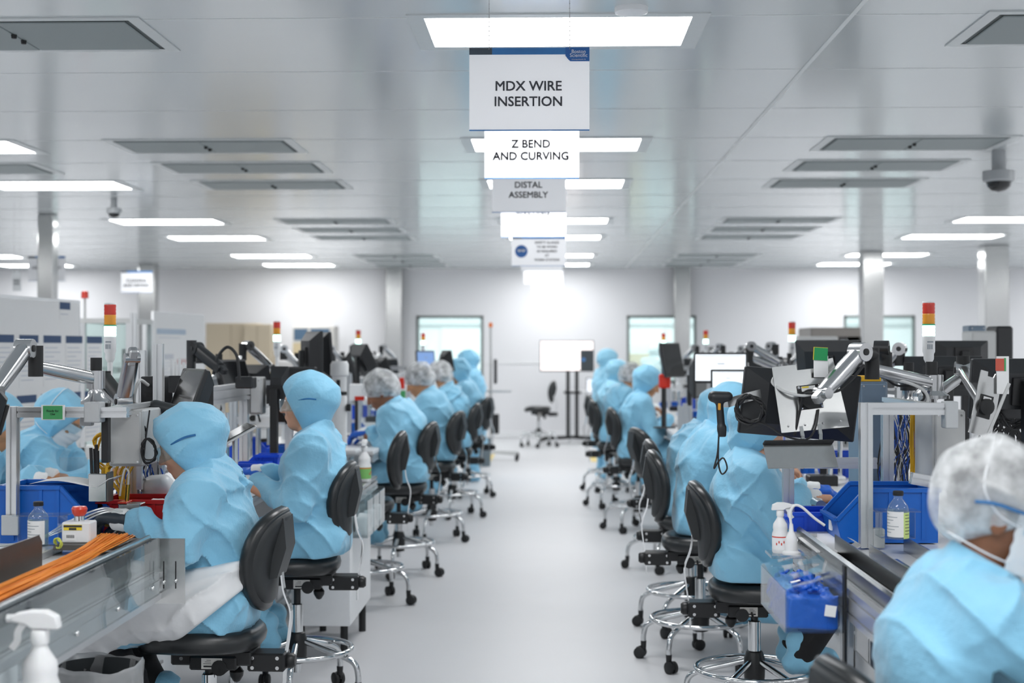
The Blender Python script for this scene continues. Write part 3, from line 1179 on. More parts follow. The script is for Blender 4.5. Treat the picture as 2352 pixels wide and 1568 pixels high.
def make_chair(label, loc, rz, seat=.62, back_tilt=10):
    t = thing('lab_chair', label, 'chair', loc, rz, None)
    s = seat
    # seat pad: rounded waterfall cushion
    mb = MB()
    n = 40
    rings = [(.80, s - .075), (.93, s - .07), (1.0, s - .05), (1.02, s - .03), (.995, s - .01), (.93, s + .002), (.8, s + .004), (.5, s - .006), (.0, s - .01)]
    vs, fs = [], []
    for k, z in rings:
        for i in range(n):
            a = 2 * PI * i / n
            c, q = math.cos(a), math.sin(a)
            e = .72
            x = .215 * math.copysign(abs(c) ** e, c) * k
            y = .225 * math.copysign(abs(q) ** e, q) * k * (1 - .1 * (x < 0) * abs(x) / .2)
            zz = z - (.018 * max(0, (x - .08) / .14) ** 2 if x > .08 else 0) + .012 * (abs(y) / .22) ** 2 * (k < .95)
            vs.append((x + .02, y, zz))
    for r in range(len(rings) - 1):
        for i in range(n):
            fs.append((r * n + i, r * n + (i + 1) % n, (r + 1) * n + (i + 1) % n, (r + 1) * n + i))
    mb.add(vs, fs, True)
    mb.build('seat', m_vinyl, t, ang=80)
    # backrest pad with a moulded rear shell
    B = TR((-.205, 0, s + .255), 0, -back_tilt, 0)

    def outline(a, w, hh):
        c, q = math.cos(a), math.sin(a)
        y = w * math.copysign(abs(c) ** .75, c)
        z = hh * math.copysign(abs(q) ** .8, q)
        return y * (1 - .16 * max(0, -z / (hh + 1e-6))), z

    def bx(y, z):
        return .032 * (y / .2) ** 2 - .03 * (z / .19) ** 2 + .012 * z / .19
    mb = MB(B)
    rings = [(.7, .024), (.93, .024), (1., .012), (1.0, -.012), (.95, -.024), (.6, -.026), (0, -.026)]
    vs = []
    for k, x in [(0, .022)] + rings:
        for i in range(n):
            y, z = outline(2 * PI * i / n, .195 * k, .185 * k)
            vs.append((x + bx(y, z), y, z))
    fs = [(r * n + i, r * n + (i + 1) % n, (r + 1) * n + (i + 1) % n, (r + 1) * n + i) for r in range(len(rings)) for i in range(n)]
    fs = [f[::-1] for f in fs]
    mb.add(vs, fs, True)
    mb.build('backrest', m_vinyl, t, ang=70)
    mb = MB(B)
    rings = [(1.0, -.02), (.98, -.032), (.9, -.042), (.5, -.045), (0, -.045)]
    vs = []
    for k, x in rings:
        for i in range(n):
            y, z = outline(2 * PI * i / n, .182 * k, .165 * k)
            vs.append((x + bx(y, z), y, z + .008))
    fs = [(r * n + (i + 1) % n, r * n + i, (r + 1) * n + i, (r + 1) * n + (i + 1) % n) for r in range(len(rings) - 1) for i in range(n)]
    mb.add(vs, fs, True)
    mb.prism([(-.045, .16), (-.08, .06), (-.074, -.05), (-.03, -.07), (-.03, .16)], -.075, .075, (0, 0, 0), (1, 0, 0), (0, 0, 1))
    mb.build('back_shell', m_shell, t, ang=60)
    # mechanism under the seat
    mb = MB()
    mb.span((-.17, -.075, s - .125), (.12, .075, s - .072), .006)
    mb.span((-.12, -.085, s - .14), (.05, .085, s - .09), .006)
    mb.span((-.285, -.05, s - .15), (-.15, .05, s - .085), .006)
    mb.cyl((-.06, -.09, s - .13), (-.06, .09, s - .13), .028, n=14)
    mb.build('mechanism', m_blackmetal, t)
    for sg in (-1, 1):
        MB().span((-.07, sg * .0852, s - .134), (.005, sg * .0862, s - .096)).build('label_plate', m_label, t)
        mb = MB()
        mb.span((-.06, sg * .0861, s - .126), (-.05, sg * .0868, s - .112))
        mb.span((-.035, sg * .0861, s - .128), (-.003, sg * .0868, s - .122))
        for q in range(3):
            mb.span((-.03, sg * .0861, s - .116 + q * .006), (-.002 - q * .006, sg * .0868, s - .1145 + q * .006))
        mb.build('printing', m_ink, t)
        for x, z in ((-.17, s - .1), (-.17, s - .135), (-.26, s - .1), (-.26, s - .135), (.08, s - .1)):
            MB().cyl((x, sg * .05, z), (x, sg * (.056 if x < 0 else .079), z), .007, n=8).build('bolt', m_bolt, t)
    k = MB().lathe([(0, -.015), (.02, -.012), (.028, .0), (.028, .02), (.02, .03), (0, .03)], (-.285, 0, s - .118), (-1, 0, 0), 12).build('knob', m_blackmetal, t)
    mb = MB().tube([(-.02, -.085, s - .12), (-.02, -.15, s - .13)], .005, 6)
    mb.tube([(-.02, -.085, s - .12), (-.1, 0, s - .128)], .005, 6)
    mb.lathe([(0, -.07), (.012, -.065), (.024, -.045), (.026, -.03), (.012, -.01), (.006, 0)], (-.1, -.0, s - .13), n=14)
    mb.build('lever', m_blackmetal, t)
    # flat chrome bar carrying the backrest
    mb = MB().sweep(spl([(-.275, 0, s - .2), (-.277, 0, s - .12), (-.292, 0, s - .02), (-.298, 0, s + .06), (-.272, 0, s + .14), (-.258, 0, s + .27)], 6),
                    [(-.018, -.003), (.018, -.003), (.018, .003), (-.018, .003)], False, True, (1, 0, 0))
    mb.build('back_bar', m_chrome, t)
    # gas column
    MB().cyl((0, 0, .42), (0, 0, s - .1), .016, n=16).build('piston', m_blackmetal, t)
    MB().lathe([(.027, .2), (.027, .43), (.022, .434)], n=18).build('column', m_chrome, t)
    MB().lathe([(.028, .16), (.042, .165), (.045, .2), (.045, .27), (.036, .3), (.028, .305)], n=18).build('hub', m_blackmetal, t)
    MB().cyl((0, 0, .12), (0, 0, .17), .018, n=12).build('column_foot', m_chrome, t)
    MB().tube([(.25 * math.cos(2 * PI * i / 40), .25 * math.sin(2 * PI * i / 40), .225) for i in range(40)], .0125, 10, True).build('foot_ring', m_chrome, t)
    for i in range(5):
        a = 2 * PI * i / 5 + .35
        D = M4.Rotation(a, 4, 'Z')
        MB(D).tube(spl([(.03, 0, .262), (.12, 0, .235), (.235, 0, .2), (.285, 0, .17), (.30, 0, .12), (.30, 0, .085)], 5), .0135, 10).build('leg', m_chrome, t)
        mb = MB(D @ TR((.30, 0, 0), 0, 0, 40 + 70 * i))
        for sg in (-1, 1):
            mb.lathe([(0, -.011), (.022, -.011), (.03, -.007), (.03, .007), (.022, .011), (0, .011)], (-.018, sg * .015, .03), (0, 1, 0), 16)
        cs = mb.build('caster', m_dark, t)
        mb = MB(D @ TR((.30, 0, 0), 0, 0, 40 + 70 * i))
        mb.lathe([(.014, .05), (.016, .09), (.008, .095)], n=10)
        mb.prism([(-.045, .025), (-.038, .055), (-.01, .068), (.012, .062), (.012, .03), (-.018, .028)], -.0035, .0035, (0, 0, 0), (1, 0, 0), (0, 0, 1))
        mb.build('caster_hood', m_blackmetal, cs)
    return t


chair = make_chair('black lab chair under the worker wearing black gloves', (-1.24, 5.1, 0), 178, .60, 14)
tall = make_chair('black lab chair under the upright hooded worker second on the left', (-1.175, 6.5, 0), 182, .65)
for src, x, y, rz, lab in (
        (tall, -1.20, 8.95, 184, 'empty black lab chair third along the left bench'),
        (tall, -1.10, 10.1, 176, 'black lab chair under the nearest left hair net worker'),
        (tall, -1.02, 11.9, 172, 'black lab chair under the second hair net worker on the left'),
        (tall, -.97, 13.6, 178, 'black lab chair under the masked hair net worker on the left'),
        (tall, -.94, 15.5, 170, 'black lab chair under the farthest seated worker on the left'),
        (chair, .864, 6.15, -2, 'black lab chair under the worker behind the right monitor'),
        (tall, .75, 7.29, -3, 'black lab chair under the second worker on the right bench'),
        (tall, .79, 8.15, -2, 'black lab chair under the third worker on the right bench'),
        (chair, .84, 10.4, 14, 'empty black lab chair pushed back from the right bench'),
        (tall, .75, 12.6, 2, 'black lab chair under the hooded worker reaching to the right bench'),
        (tall, .64, 14.5, 1, 'black lab chair under the hair net worker on the right'),
        (tall, .64, 16.1, 2, 'black lab chair under the pale blue hooded worker on the right'),
        (tall, -.24, 23.3, 178, 'lone empty black lab chair in front of the screen at the far wall'),
        (chair, -2.86, 6.75, 8, 'black lab chair under the leaning worker behind the left bench'),
        (chair, -2.78, 7.45, 0, 'black lab chair under the masked worker behind the left bench')):
    dup(src, lab, (x, y, 0), rz)
make_chair('black lab chair under the nearest person in the right foreground', (.85, 3.10, 0), 10, .505, 12)

# ================================================================== BENCHES
m_deck = mat('white_laminate', '#e7e8ea', .3, spec=.5, noise=.02, nscale=4)
m_darksteel = mat('dark_steel', '#5f6468', .25, .9, noise=.08, nscale=12)
m_acryl = clear_mat('acrylic', '#f6fafb', .965, .02, .03)
m_gap = mat('extrusion_slot', '#73787b', .5, .5)


def bench(name, label, x0, x1, y0, y1, z, legs, front, group='workbenches'):
    """Bench between x0 (aisle edge) and x1 (rear); front = +1 if the aisle is at larger x."""
    t = thing('workbench', label, 'workbench', ((x0 + x1) / 2, y0, 0), 0)
    cx = (x0 + x1) / 2

    def P(x, y, zz):
        return (x - cx, y - y0, zz)
    mb = MB().span(P(min(x0, x1), y0, z - .03), P(max(x0, x1), y1, z), .004)
    mb.build('worktop', m_deck, t)
    s = 1 if x0 > x1 else -1
    for x in (x0 - s * .022, x1 + s * .022):
        MB().extr(P(x, y0 + .002, z - .055), P(x, y1 - .002, z - .055), .04, .045).build('rail', m_alu, t)
    n = max(2, int((y1 - y0) / 1.5) + 1)
    for y in legs or [y0 + .06 + (y1 - y0 - .12) * i / (n - 1) for i in range(n)]:
        for x in (x1 + s * .03, x0 - s * .34):
            MB().extr(P(x, y, .03), P(x, y, z - .03), .045).build('leg', m_alu, t)
            MB().lathe([(.03, 0), (.03, .008), (.01, .014), (.01, .04)], P(x, y, 0), n=12).build('foot', m_dark, t)
        MB().extr(P(x1 + s * .03, y, .2), P(x0 - s * .34, y, .2), .04).build('crossbar', m_alu, t)
    return t


LB = bench('left_bench', 'long white workbench with aluminium legs beside the two nearest left workers', -1.44, -2.12, 4.72, 9.45, .92, None, 1)
bench('left_bench', 'white workbench in front of the hair net workers on the left', -1.2, -2.12, 9.46, 17.6, .92, None, 1)
RB = bench('right_bench', 'long white workbench with aluminium legs beside the nearest right workers', 1.06, 1.8, 5.2, 11.5, .92, None, -1)
bench('right_bench', 'white workbench in front of the reaching worker on the right', .97, 1.8, 11.51, 17.8, .92, None, -1)
LB2 = bench('left_rear_bench', 'white workbench running behind the far-left workers', -2.24, -2.6, 4.9, 10.5, .92, [5.0, 10.3], 1)
# ================================================================== EQUIPMENT BUILDERS
m_red = mat('red_lens', '#d8331f', .25, coat=.4)
m_amber = mat('amber_lens', '#f0a01c', .25, coat=.4)
m_green = mat('lit_green_lens', '#c8fff0', .3, emit=3.2, noise=0)
m_greencap = mat('green_lens_rim', '#2fae7c', .3)
m_blue = mat('blue_polypropylene', '#0d62c2', .38, noise=.05)
m_blue2 = mat('bright_blue_plastic', '#1450d8', .35, noise=.05)
m_redbin = mat('red_polypropylene', '#b8161b', .38, noise=.05)
m_cable = mat('black_cable', '#1d1e20', .5)
m_gcable = mat('grey_cable', '#c9cbcb', .5)
m_yellow = mat('yellow_cable', '#e0ad1c', .45)
m_bcable = mat('blue_tubing', '#1b4fae', .4)
m_orange = mat('orange_wire', '#fb9c38', .4, noise=.08, nscale=60)
m_cable2 = mat('orange_wire_dark', '#ee8527', .4, noise=.08)
m_greybox = mat('grey_enclosure', '#c3c5c5', .42, noise=.03)
m_cast = mat('cast_aluminium', '#c3c4c5', .2, .95, noise=.05, nscale=20)
m_monitor = mat('black_monitor_plastic', '#222427', .42, noise=.05, bump=.05, bscale=700)
m_screenoff = mat('dark_screen', '#101215', .12, coat=.3)
m_screen = mat('lit_screen', '#eef3f8', .4, emit=.75, noise=0)
m_screenblue = mat('lit_blue_screen', '#6f8fc0', .4, emit=.5, noise=0)
m_beige = mat('beige_cabinet', '#b9ad97', .5, noise=.02)
m_bottle = clear_mat('bottle_glass', '#eef8f6', .93, .01)
m_liquid = clear_mat('clear_liquid', '#e2eeee', .82, .01)
m_paperw = mat('white_paper', '#f2f3f4', .7, noise=.015)
m_greencard = mat('green_card', '#4aa566', .6)
m_navy = mat('navy_print', '#2a4a74', .6)
m_textgrey = mat('grey_print', '#9aa2aa', .6)
m_brown = mat('bronze_plate', '#5d5a56', .35, .6, noise=.12, nscale=20)
m_tubeclear = clear_mat('clear_tubing', '#f4f8f8', .6, .05)
m_brass = mat('brass', '#c9a24a', .25, 1.)
m_liner = clear_mat('bin_liner', '#eef0f2', .7, .2, .12)
m_sprayw = mat('white_polyethylene', '#f0f1f2', .4, sub=.05)
m_estop = mat('red_button', '#d8432f', .35, coat=.3)
m_yellab = mat('yellow_label', '#f0d53a', .55)


def tower_light(label, px, py_top, d, z0, k=1., lit=True, single=None):
    """Stacked signal lamp on a pole; top seen at (px, py_top)."""
    p = W(px, py_top, d)
    t = thing('tower_light', label, 'signal light', (p.x, d, z0), 0, 'stacked signal lights')
    H = p.z - z0
    r = .0255 * k
    MB().lathe([(.03, 0), (.03, .012), (.011, .016), (.011, H - .23 * k)], n=14).build('pole', m_white, t)
    mb = MB().lathe([(.013, H - .25 * k), (r * .8, H - .235 * k), (r * .8, H - .215 * k), (r * .98, H - .205 * k), (r * .98, H - .142 * k)], n=20)
    mb.build('housing', m_white, t)
    mb = MB()
    for q in range(3):
        mb.span((-.012 + q * .008, -r * 1.0, H - .195 * k), (-.007 + q * .008, -r * .93, H - .175 * k))
    mb.span((-.012, -r * 1.0, H - .168 * k), (.012, -r * .93, H - .162 * k))
    mb.build('printing', m_textgrey, t)

    def lens(nm, m, a, b):
        pr, n = [], 7
        for i in range(n):
            z = a + (b - a) * i / (n - 1)
            pr += [(r * (1.0 if i % 2 else .955), z)]
        MB().lathe(pr, n=20).build(nm, m, t)
    lens('green_lens', m_green if lit else m_greencap, H - .142 * k, H - .098 * k)
    MB().lathe([(r * 1.02, H - .098 * k), (r * 1.02, H - .092 * k)], n=20).build('lens_rim', m_greencap, t)
    lens('amber_lens', m_amber, H - .092 * k, H - .05 * k)
    lens('red_lens', m_red, H - .05 * k, H - .006 * k)
    MB().lathe([(r, H - .006 * k), (r * .95, H), (0, H)], n=20).build('cap', m_white if k > .9 else m_red, t)
    return t


def monitor(label, c, facing, w=.5, h=.3, tilt=0., screen=None, cat='monitor', rolled=0., deep=.05, post=None):
    """facing: degrees, direction the screen looks (0 = +x); tilt leans the top back."""
    t = thing('monitor', label, cat, c, facing)
    T = M4.Rotation(math.radians(-tilt), 4, 'Y') @ M4.Rotation(math.radians(rolled), 4, 'X')
    mb = MB(T).box((0, 0, 0), (.022, w, h), .004)
    mb.build('bezel', m_monitor, t)
    mb = MB(T)
    a, b = .62, .6
    vs = [(-.011, sy * w / 2 * .97, sz * h / 2 * .97) for sy, sz in ((-1, -1), (1, -1), (1, 1), (-1, 1))]
    vs += [(-.011 - deep, sy * w / 2 * a, sz * h / 2 * b) for sy, sz in ((-1, -1), (1, -1), (1, 1), (-1, 1))]
    mb.add(vs, [(4, 7, 6, 5)] + [(i, (i + 1) % 4 + 0, (i + 1) % 4 + 4, i + 4)[::-1] for i in range(4)])
    mb.build('back_shell', m_monitor, t)
    MB(T).quad((.0115, -w / 2 + .012, -h / 2 + .016), (.0115, w / 2 - .012, -h / 2 + .016), (.0115, w / 2 - .012, h / 2 - .012), (.0115, -w / 2 + .012, h / 2 - .012)).build(
        'screen', screen or m_screenoff, t)
    if screen:
        mb = MB(T)
        mb.span((.0118, -w * .42, h * .38), (.0122, w * .42, h * .4))
        mb.span((.0118, -w * .06, h * .12), (.0122, w * .08, h * .15))
        mb.span((.0118, -w * .05, -h * .15), (.0122, w * .03, -h * .12))
        mb.build('screen_text', m_textgrey, t)
    MB(T).box((-.011 - deep - .006, 0, 0), (.012, .1, .1), .002).build('mount_plate', m_blackmetal, t)
    if post is not None:
        MB().span((-.05 - deep, -.02, post - c[2]), (-.02 - deep, .02, .03), .003).span((-.1 - deep, -.07, post - c[2]), (.04 - deep, .07, post - c[2] + .012), .003).build('stand', m_blackmetal, t)
    return t


def arm_link(mb, a, b, w, h):
    """Tapered rounded link of a monitor arm."""
    a, b = V(a), V(b)
    n = 8
    sect = [(w / 2 * math.copysign(abs(math.cos(t)) ** .6, math.cos(t)), h / 2 * math.copysign(abs(math.sin(t)) ** .6, math.sin(t))) for t in [2 * PI * i / 14 for i in range(14)]]
    P = [a + (b - a) * (i / n) for i in range(n + 1)]
    mb.sweep(P, sect, True, True, None, False, [.82 + .25 * math.sin(PI * (.25 + .6 * i / n)) for i in range(n + 1)])
    return mb


def monitor_arm(label, base, pole, elbow, knee, tip, w=.05, h=.055):
    """base/pole: foot and top of the post; elbow, knee, tip: link joints (world)."""
    b = V(base)
    t = thing('monitor_support', label, 'monitor arm', b)

    def L(p):
        return V(p) - b
    P = L(pole)
    MB().lathe([(.055, 0), (.055, .012), (.032, .03), (.026, .05), (.026, P.z * .55), (.03, P.z * .55 + .01), (.03, P.z * .7), (.026, P.z * .72), (.026, P.z)], n=20).build('post', m_cast, t)
    MB().cyl(P, P + V((0, 0, .05)), .021, n=16).build('post_cap', m_dark, t)
    e, k, q = L(elbow), L(knee), L(tip)
    a = V((0, 0, e.z - .0)) if abs(e.z) < P.z + .2 else P
    mb = arm_link(MB(), V((0, 0, P.z - .03)), e - V((0, 0, .0)), w * .8, h * .85)
    mb.cyl(V((0, 0, P.z - .065)), V((0, 0, P.z + .002)), .034, n=18)
    mb.build('lower_arm', m_cast, t)
    mb = MB().cyl(e - V((0, 0, .035)), e + V((0, 0, .075)), .026, n=14)
    mb.cyl(e + V((0, 0, .05)), k, .028, .028, n=12) if (k - e).length > .09 else None
    mb.build('elbow_joint', m_dark, t)
    mb = arm_link(MB(), k, q, w, h)
    x, y, z = frame_of(q - k)
    mb.cyl(k - x * .03, k + x * .03, .033, n=16)
    mb.build('upper_arm', m_cast, t)
    mb = MB()
    for p in (k - x * .0315, k + x * .0315):
        mb.lathe([(0, -.003), (.012, -.002), (.012, .002), (0, .003)], p, x, 12)
    mb.cyl(k - x * .032, k + x * .032, .011, n=12)
    mb.build('pivot', m_dark, t)
    mb = MB().bar(q - (q - k).normalized() * .03, q + (q - k).normalized() * .045, .036, .036, .006)
    mb.cyl(q - x * .03, q + x * .03, .02, n=14)
    mb.build('wrist_joint', m_cast, t)
    return t


def coil(name, label, c, r, n, m, ax=(1, 0, 0), tail=None, seed=1, thick=.004, cat='cable', parent=None, squash=1.):
    rr = random.Random(seed)
    x, y, z = frame_of(ax)
    pts = []
    for i in range(n * 9):
        a = 2 * PI * i / 9 + rr.uniform(-.15, .15)
        q = r * rr.uniform(.72, 1.08)
        pts.append(V(c) + x * q * math.cos(a) + y * q * math.sin(a) * squash + z * rr.uniform(-.3, .3) * r)
    pts += [V(p) for p in (tail or [])]
    o = MB().tube(spl(pts, 3), thick, 6).build(name, m, parent)
    return tag(o, label, cat if label else None)


def cable(label, pts, m=None, r=.0045, name='cable', cat='cable', n=8):
    return MB().tube(spl(pts, n), r, 8).build(name, m or m_cable, label=label, cat=cat)


def storage_bin(label, c, size, rz, m, scoop=.45, name='storage_bin', cat='bin', tag_=True):
    """Open-front stacking bin; the front (low scoop) looks along +x before rz."""
    a, b, h = size
    t = thing(name, label, cat, c, rz)
    k = .004
    side = [(-a / 2, 0), (a / 2 - .02, 0), (a / 2, h * scoop), (a / 2 - .0, h * scoop + .01), (a / 2 - h * (1 - scoop) * .9, h), (-a / 2 - .008, h)]
    mb = MB()
    for s in (-1, 1):
        mb.prism(side, s * b / 2 - k / 2, s * b / 2 + k / 2, (0, 0, 0), (1, 0, 0), (0, 0, 1))
        for q in (-.38, -.05, .15):
            mb.span((q * a, -s * (b / 2) - s * .0, .01), (q * a + .012, -s * (b / 2 + .006), h - .012))
        mb.prism([(-a / 2 - .012, h - .012), (a / 2 - h * (1 - scoop) * .9, h - .012), (a / 2 - h * (1 - scoop) * .9, h + .002), (-a / 2 - .012, h + .002)], s * b / 2 - .009, s * b / 2 + .009, (0, 0, 0), (1, 0, 0), (0, 0, 1))
        x0, x1 = a / 2 - h * (1 - scoop) * .9, a / 2
        mb.bar((x0, s * b / 2, h - .004), (x1, s * b / 2, h * scoop), .014, .012)
    mb.span((-a / 2 - .004, -b / 2, 0), (-a / 2 + .002, b / 2, h))
    mb.span((-a / 2 - .014, -b / 2 - .008, h - .012), (-a / 2 + .004, b / 2 + .008, h + .002))
    mb.span((-a / 2, -b / 2, 0), (a / 2 - .02, b / 2, .004))
    mb.prism([(a / 2 - .022, 0), (a / 2 - .016, 0), (a / 2 + .004, h * scoop), (a / 2 - .004, h * scoop)], -b / 2, b / 2, (0, 0, 0), (1, 0, 0), (0, 0, 1))
    mb.span((a / 2 - .008, -b / 2 - .004, h * scoop - .004), (a / 2 + .01, b / 2 + .004, h * scoop + .006))
    mb.build('shell', m, t)
    if tag_:
        MB().span((a / 2 - .006, -.02, h * scoop * .35), (a / 2 - .002 + .002, .02, h * scoop * .8)).build('card', m_paperw, t)
    return t


def reagent_bottle(label, c, r=.032, h=.145, rz=0., second=None):
    t = thing('reagent_bottle', label, 'bottle', c, rz)
    MB().lathe([(r * .9, 0), (r, .006), (r, h * .62), (r * .9, h * .7), (r * .55, h * .8), (r * .42, h * .84), (r * .42, h * .92)], n=28).build('glass', m_bottle, t)
    MB().lathe([(0, .004), (r * .92, .006), (r * .94, h * .58), (0, h * .58)], n=24).build('liquid', m_liquid, t)
    MB().lathe([(r * .47, h * .9), (r * .5, h * .91), (r * .5, h * .985), (r * .44, h), (0, h)], n=20).build('cap', m_dark, t)
    n = 20
    for nm, m, a0, a1, z0, z1 in (('label', m_paperw, -2.6, .6, .05, .58), ('second_label', second, .6, 1.8, .02, .56)):
        if not m:
            continue
        mb = MB().grid(lambda a, b: ((r + .0008) * math.cos(a0 + (a1 - a0) * a - .5), (r + .0008) * math.sin(a0 + (a1 - a0) * a - .5), h * (z0 + (z1 - z0) * b)), n, 1)
        lb = mb.build(nm, m, t)
        mb = MB()
        for q in range(7):
            z = h * (z1 - .05 - q * (z1 - z0 - .08) / 7)
            e = a0 + (a1 - a0) * (.55 + .38 * ((q * 37) % 10) / 10)
            mb.grid(lambda a, b: ((r + .0013) * math.cos(a0 + .15 + (e - a0 - .15) * a - .5), (r + .0013) * math.sin(a0 + .15 + (e - a0 - .15) * a - .5), z + .0022 * (b - .5)), 8, 1)
        mb.build('print', m_textgrey if m is m_paperw else m_ink, lb)
    return t


def bottle_stand(label, c, w=.1, d=.09, h=.075, rz=0):
    t = thing('acrylic_stand', label, 'bottle stand', c, rz)
    k = .003
    MB().span((-w / 2, -d / 2, 0), (-w / 2 + k, d / 2, h)).build('side_panel', m_acryl, t)
    MB().span((w / 2 - k, -d / 2, 0), (w / 2, d / 2, h)).build('side_panel', m_acryl, t)
    MB().span((-w / 2, -d / 2, 0), (w / 2, d / 2, k)).build('base', m_acryl, t)
    n = 24
    mb = MB()
    # top plate with a round hole
    ring, out = [], []
    for i in range(n):
        a = 2 * PI * i / n
        c_, s_ = math.cos(a), math.sin(a)
        q = max(abs(c_), abs(s_))
        ring.append((.034 * c_, .034 * s_))
        out.append((c_ / q * (w / 2 + .018), s_ / q * d / 2))
    vs = [(x, y, h) for x, y in ring + out] + [(x, y, h + k * 1.4) for x, y in ring + out]
    fs = []
    for i in range(n):
        j = (i + 1) % n
        fs += [(i, j, n + j, n + i), (2 * n + i, 3 * n + i, 3 * n + j, 2 * n + j), (n + i, n + j, 3 * n + j, 3 * n + i), (i, 2 * n + i, 2 * n + j, j)]
    mb.add(vs, fs)
    mb.build('top_plate', m_acryl, t)
    return t


def spray_bottle(label, c, rz=0., k=1., trig=True, m=None, bandc=None):
    t = thing('spray_bottle', label, 'spray bottle', c, rz)
    m = m or m_sprayw
    MB().lathe([(.038 * k, 0), (.042 * k, .006 * k), (.042 * k, .1 * k), (.036 * k, .118 * k), (.038 * k, .13 * k), (.036 * k, .15 * k), (.02 * k, .175 * k), (.016 * k, .185 * k), (.016 * k, .195 * k)], n=28).build('bottle', m, t)
    lb = MB().lathe([(.0424 * k, .02 * k), (.0424 * k, .09 * k)], n=28)
    lb.f = lb.f[:28]
    lb.mi, lb.sm = lb.mi[:28], lb.sm[:28]
    lb = lb.build('label', m_paperw, t)
    mb = MB()
    for z0, z1 in (((.082, .088),) if True else ()):
        q = MB().lathe([(.0428 * k, z0 * k), (.0428 * k, z1 * k)], n=28)
        mb.add(q.v, q.f[:28], True)
    mb.build('red_band', bandc or m_estop, lb)
    mb = MB()
    for i in range(5):
        a = -PI / 2 + (i - 2) * .3
        mb.box((.0427 * k * math.cos(a), .0427 * k * math.sin(a), (.05 + .01 * (i % 2)) * k), (.006 * k, .001, .012 * k), 0, M4.Rotation(a + PI / 2, 3, 'Z'))
    mb.build('label_print', m_estop, lb)
    MB().lathe([(.019 * k, .19 * k), (.02 * k, .195 * k), (.02 * k, .215 * k), (.017 * k, .22 * k)], n=20).build('collar', m, t)
    mb = MB()
    prof = [(-.045, .222), (-.04, .25), (-.015, .262), (.02, .262), (.05, .256), (.062, .25), (.062, .238), (.03, .232), (.015, .222)]
    mb.prism([(x * k, z * k) for x, z in prof], -.014 * k, .014 * k, (0, 0, 0), (1, 0, 0), (0, 0, 1))
    mb.cyl((.06 * k, 0, .244 * k), (.072 * k, 0, .244 * k), .009 * k, n=12)
    hd = mb.build('spray_head', m, t)
    bv = hd.modifiers.new('round', 'BEVEL')
    bv.width = .006 * k
    bv.segments = 3
    if trig:
        MB().sweep(spl([(.035 * k, 0, .234 * k), (.048 * k, 0, .215 * k), (.05 * k, 0, .195 * k), (.062 * k, 0, .178 * k)], 4), [(-.003, -.008), (.003, -.008), (.003, .008), (-.003, .008)], False).build('trigger', m, t)
    return t


def microscope(label, c, rz=0., k=1.):
    """White stereo microscope on a boom."""
    t = thing('microscope', label, 'microscope', c, rz)
    MB().span((-.1 * k, -.09 * k, 0), (.1 * k, .09 * k, .02 * k), .005).build('base', m_white, t)
    MB().cyl((-.085 * k, 0, .02 * k), (-.085 * k, 0, .42 * k), .014 * k).build('pillar', m_chrome, t)
    MB().span((-.11 * k, -.03 * k, .24 * k), (-.02 * k, .03 * k, .31 * k), .008).build('focus_block', m_white, t)
    mb = MB()
    for s in (-1, 1):
        mb.cyl((-.06 * k, s * .03 * k, .275 * k), (-.06 * k, s * .062 * k, .275 * k), .02 * k, n=14)
    mb.cyl((-.06 * k, -.03 * k, .275 * k), (-.06 * k, .03 * k, .275 * k), .01 * k, n=10)
    mb.build('focus_knob', m_dark, t)
    MB().lathe([(.02 * k, .14 * k), (.03 * k, .145 * k), (.034 * k, .2 * k), (.046 * k, .21 * k), (.048 * k, .33 * k), (.04 * k, .345 * k)], n=22).build('body_tube', m_white, t)
    MB().span((-.045 * k, -.05 * k, .345 * k), (.05 * k, .05 * k, .42 * k), .014).build('head', m_white, t)
    for s in (-1, 1):
        e = MB().cyl((.03 * k, s * .03 * k, .4 * k), (.1 * k, s * .032 * k, .46 * k), .016 * k, n=14).build('eyepiece', m_white, t)
        MB().cyl((.1 * k, s * .032 * k, .46 * k), (.118 * k, s * .0325 * k, .476 * k), .019 * k, n=14).build('eyecup', m_dark, e)
    MB().lathe([(.02 * k, .12 * k), (.03 * k, .122 * k), (.03 * k, .14 * k)], n=18).build('objective', m_dark, t)
    return t


def profile_frame(name, label, bars, w=.04, cat='frame', brackets=()):
    """Aluminium-extrusion frame from world-space bars [(p0, p1, part)]."""
    o = V(bars[0][0])
    t = thing(name, label, cat, o)
    for p0, p1, nm in bars:
        MB().extr(V(p0) - o, V(p1) - o, w).build(nm, m_alu, t)
    for lo, hi in brackets:
        MB().span(V(lo) - o, V(hi) - o, .003).build('corner_bracket', m_grey, t)
    return t


def enclosure(label, lo, hi, m=None, name='electrical_box', cat='electrical box'):
    c = (V(lo) + V(hi)) / 2
    t = thing(name, label, cat, (c.x, c.y, lo[2]))
    o = V((c.x, c.y, lo[2]))
    a, b = V(lo) - o, V(hi) - o
    MB().span(a, b, .006).build('housing', m or m_greybox, t)
    MB().span((a.x + .008, a.y - .012, a.z + .008), (b.x - .008, a.y, b.z - .008), .004).build('lid', m or m_greybox, t)
    for x in (a.x + .018, b.x - .018):
        for z in (a.z + .018, b.z - .018):
            MB().lathe([(0, .014), (.004, .014), (.004, .010)], (x, a.y, z), (0, -1, 0), 8).build('screw', m_bolt, t)
    return t
# ================================================================== NEAREST STATION, LEFT
DZ = .955                                       # deck of the wing
t = thing('bench_wing', 'near left bench wing with clear guard panel and orange wires in its tray', 'workbench', (-1.7, 3.3, 0))
ox, oy = -1.7, 3.3


def LP(x, y, z):
    return (x - ox, y - oy, z)


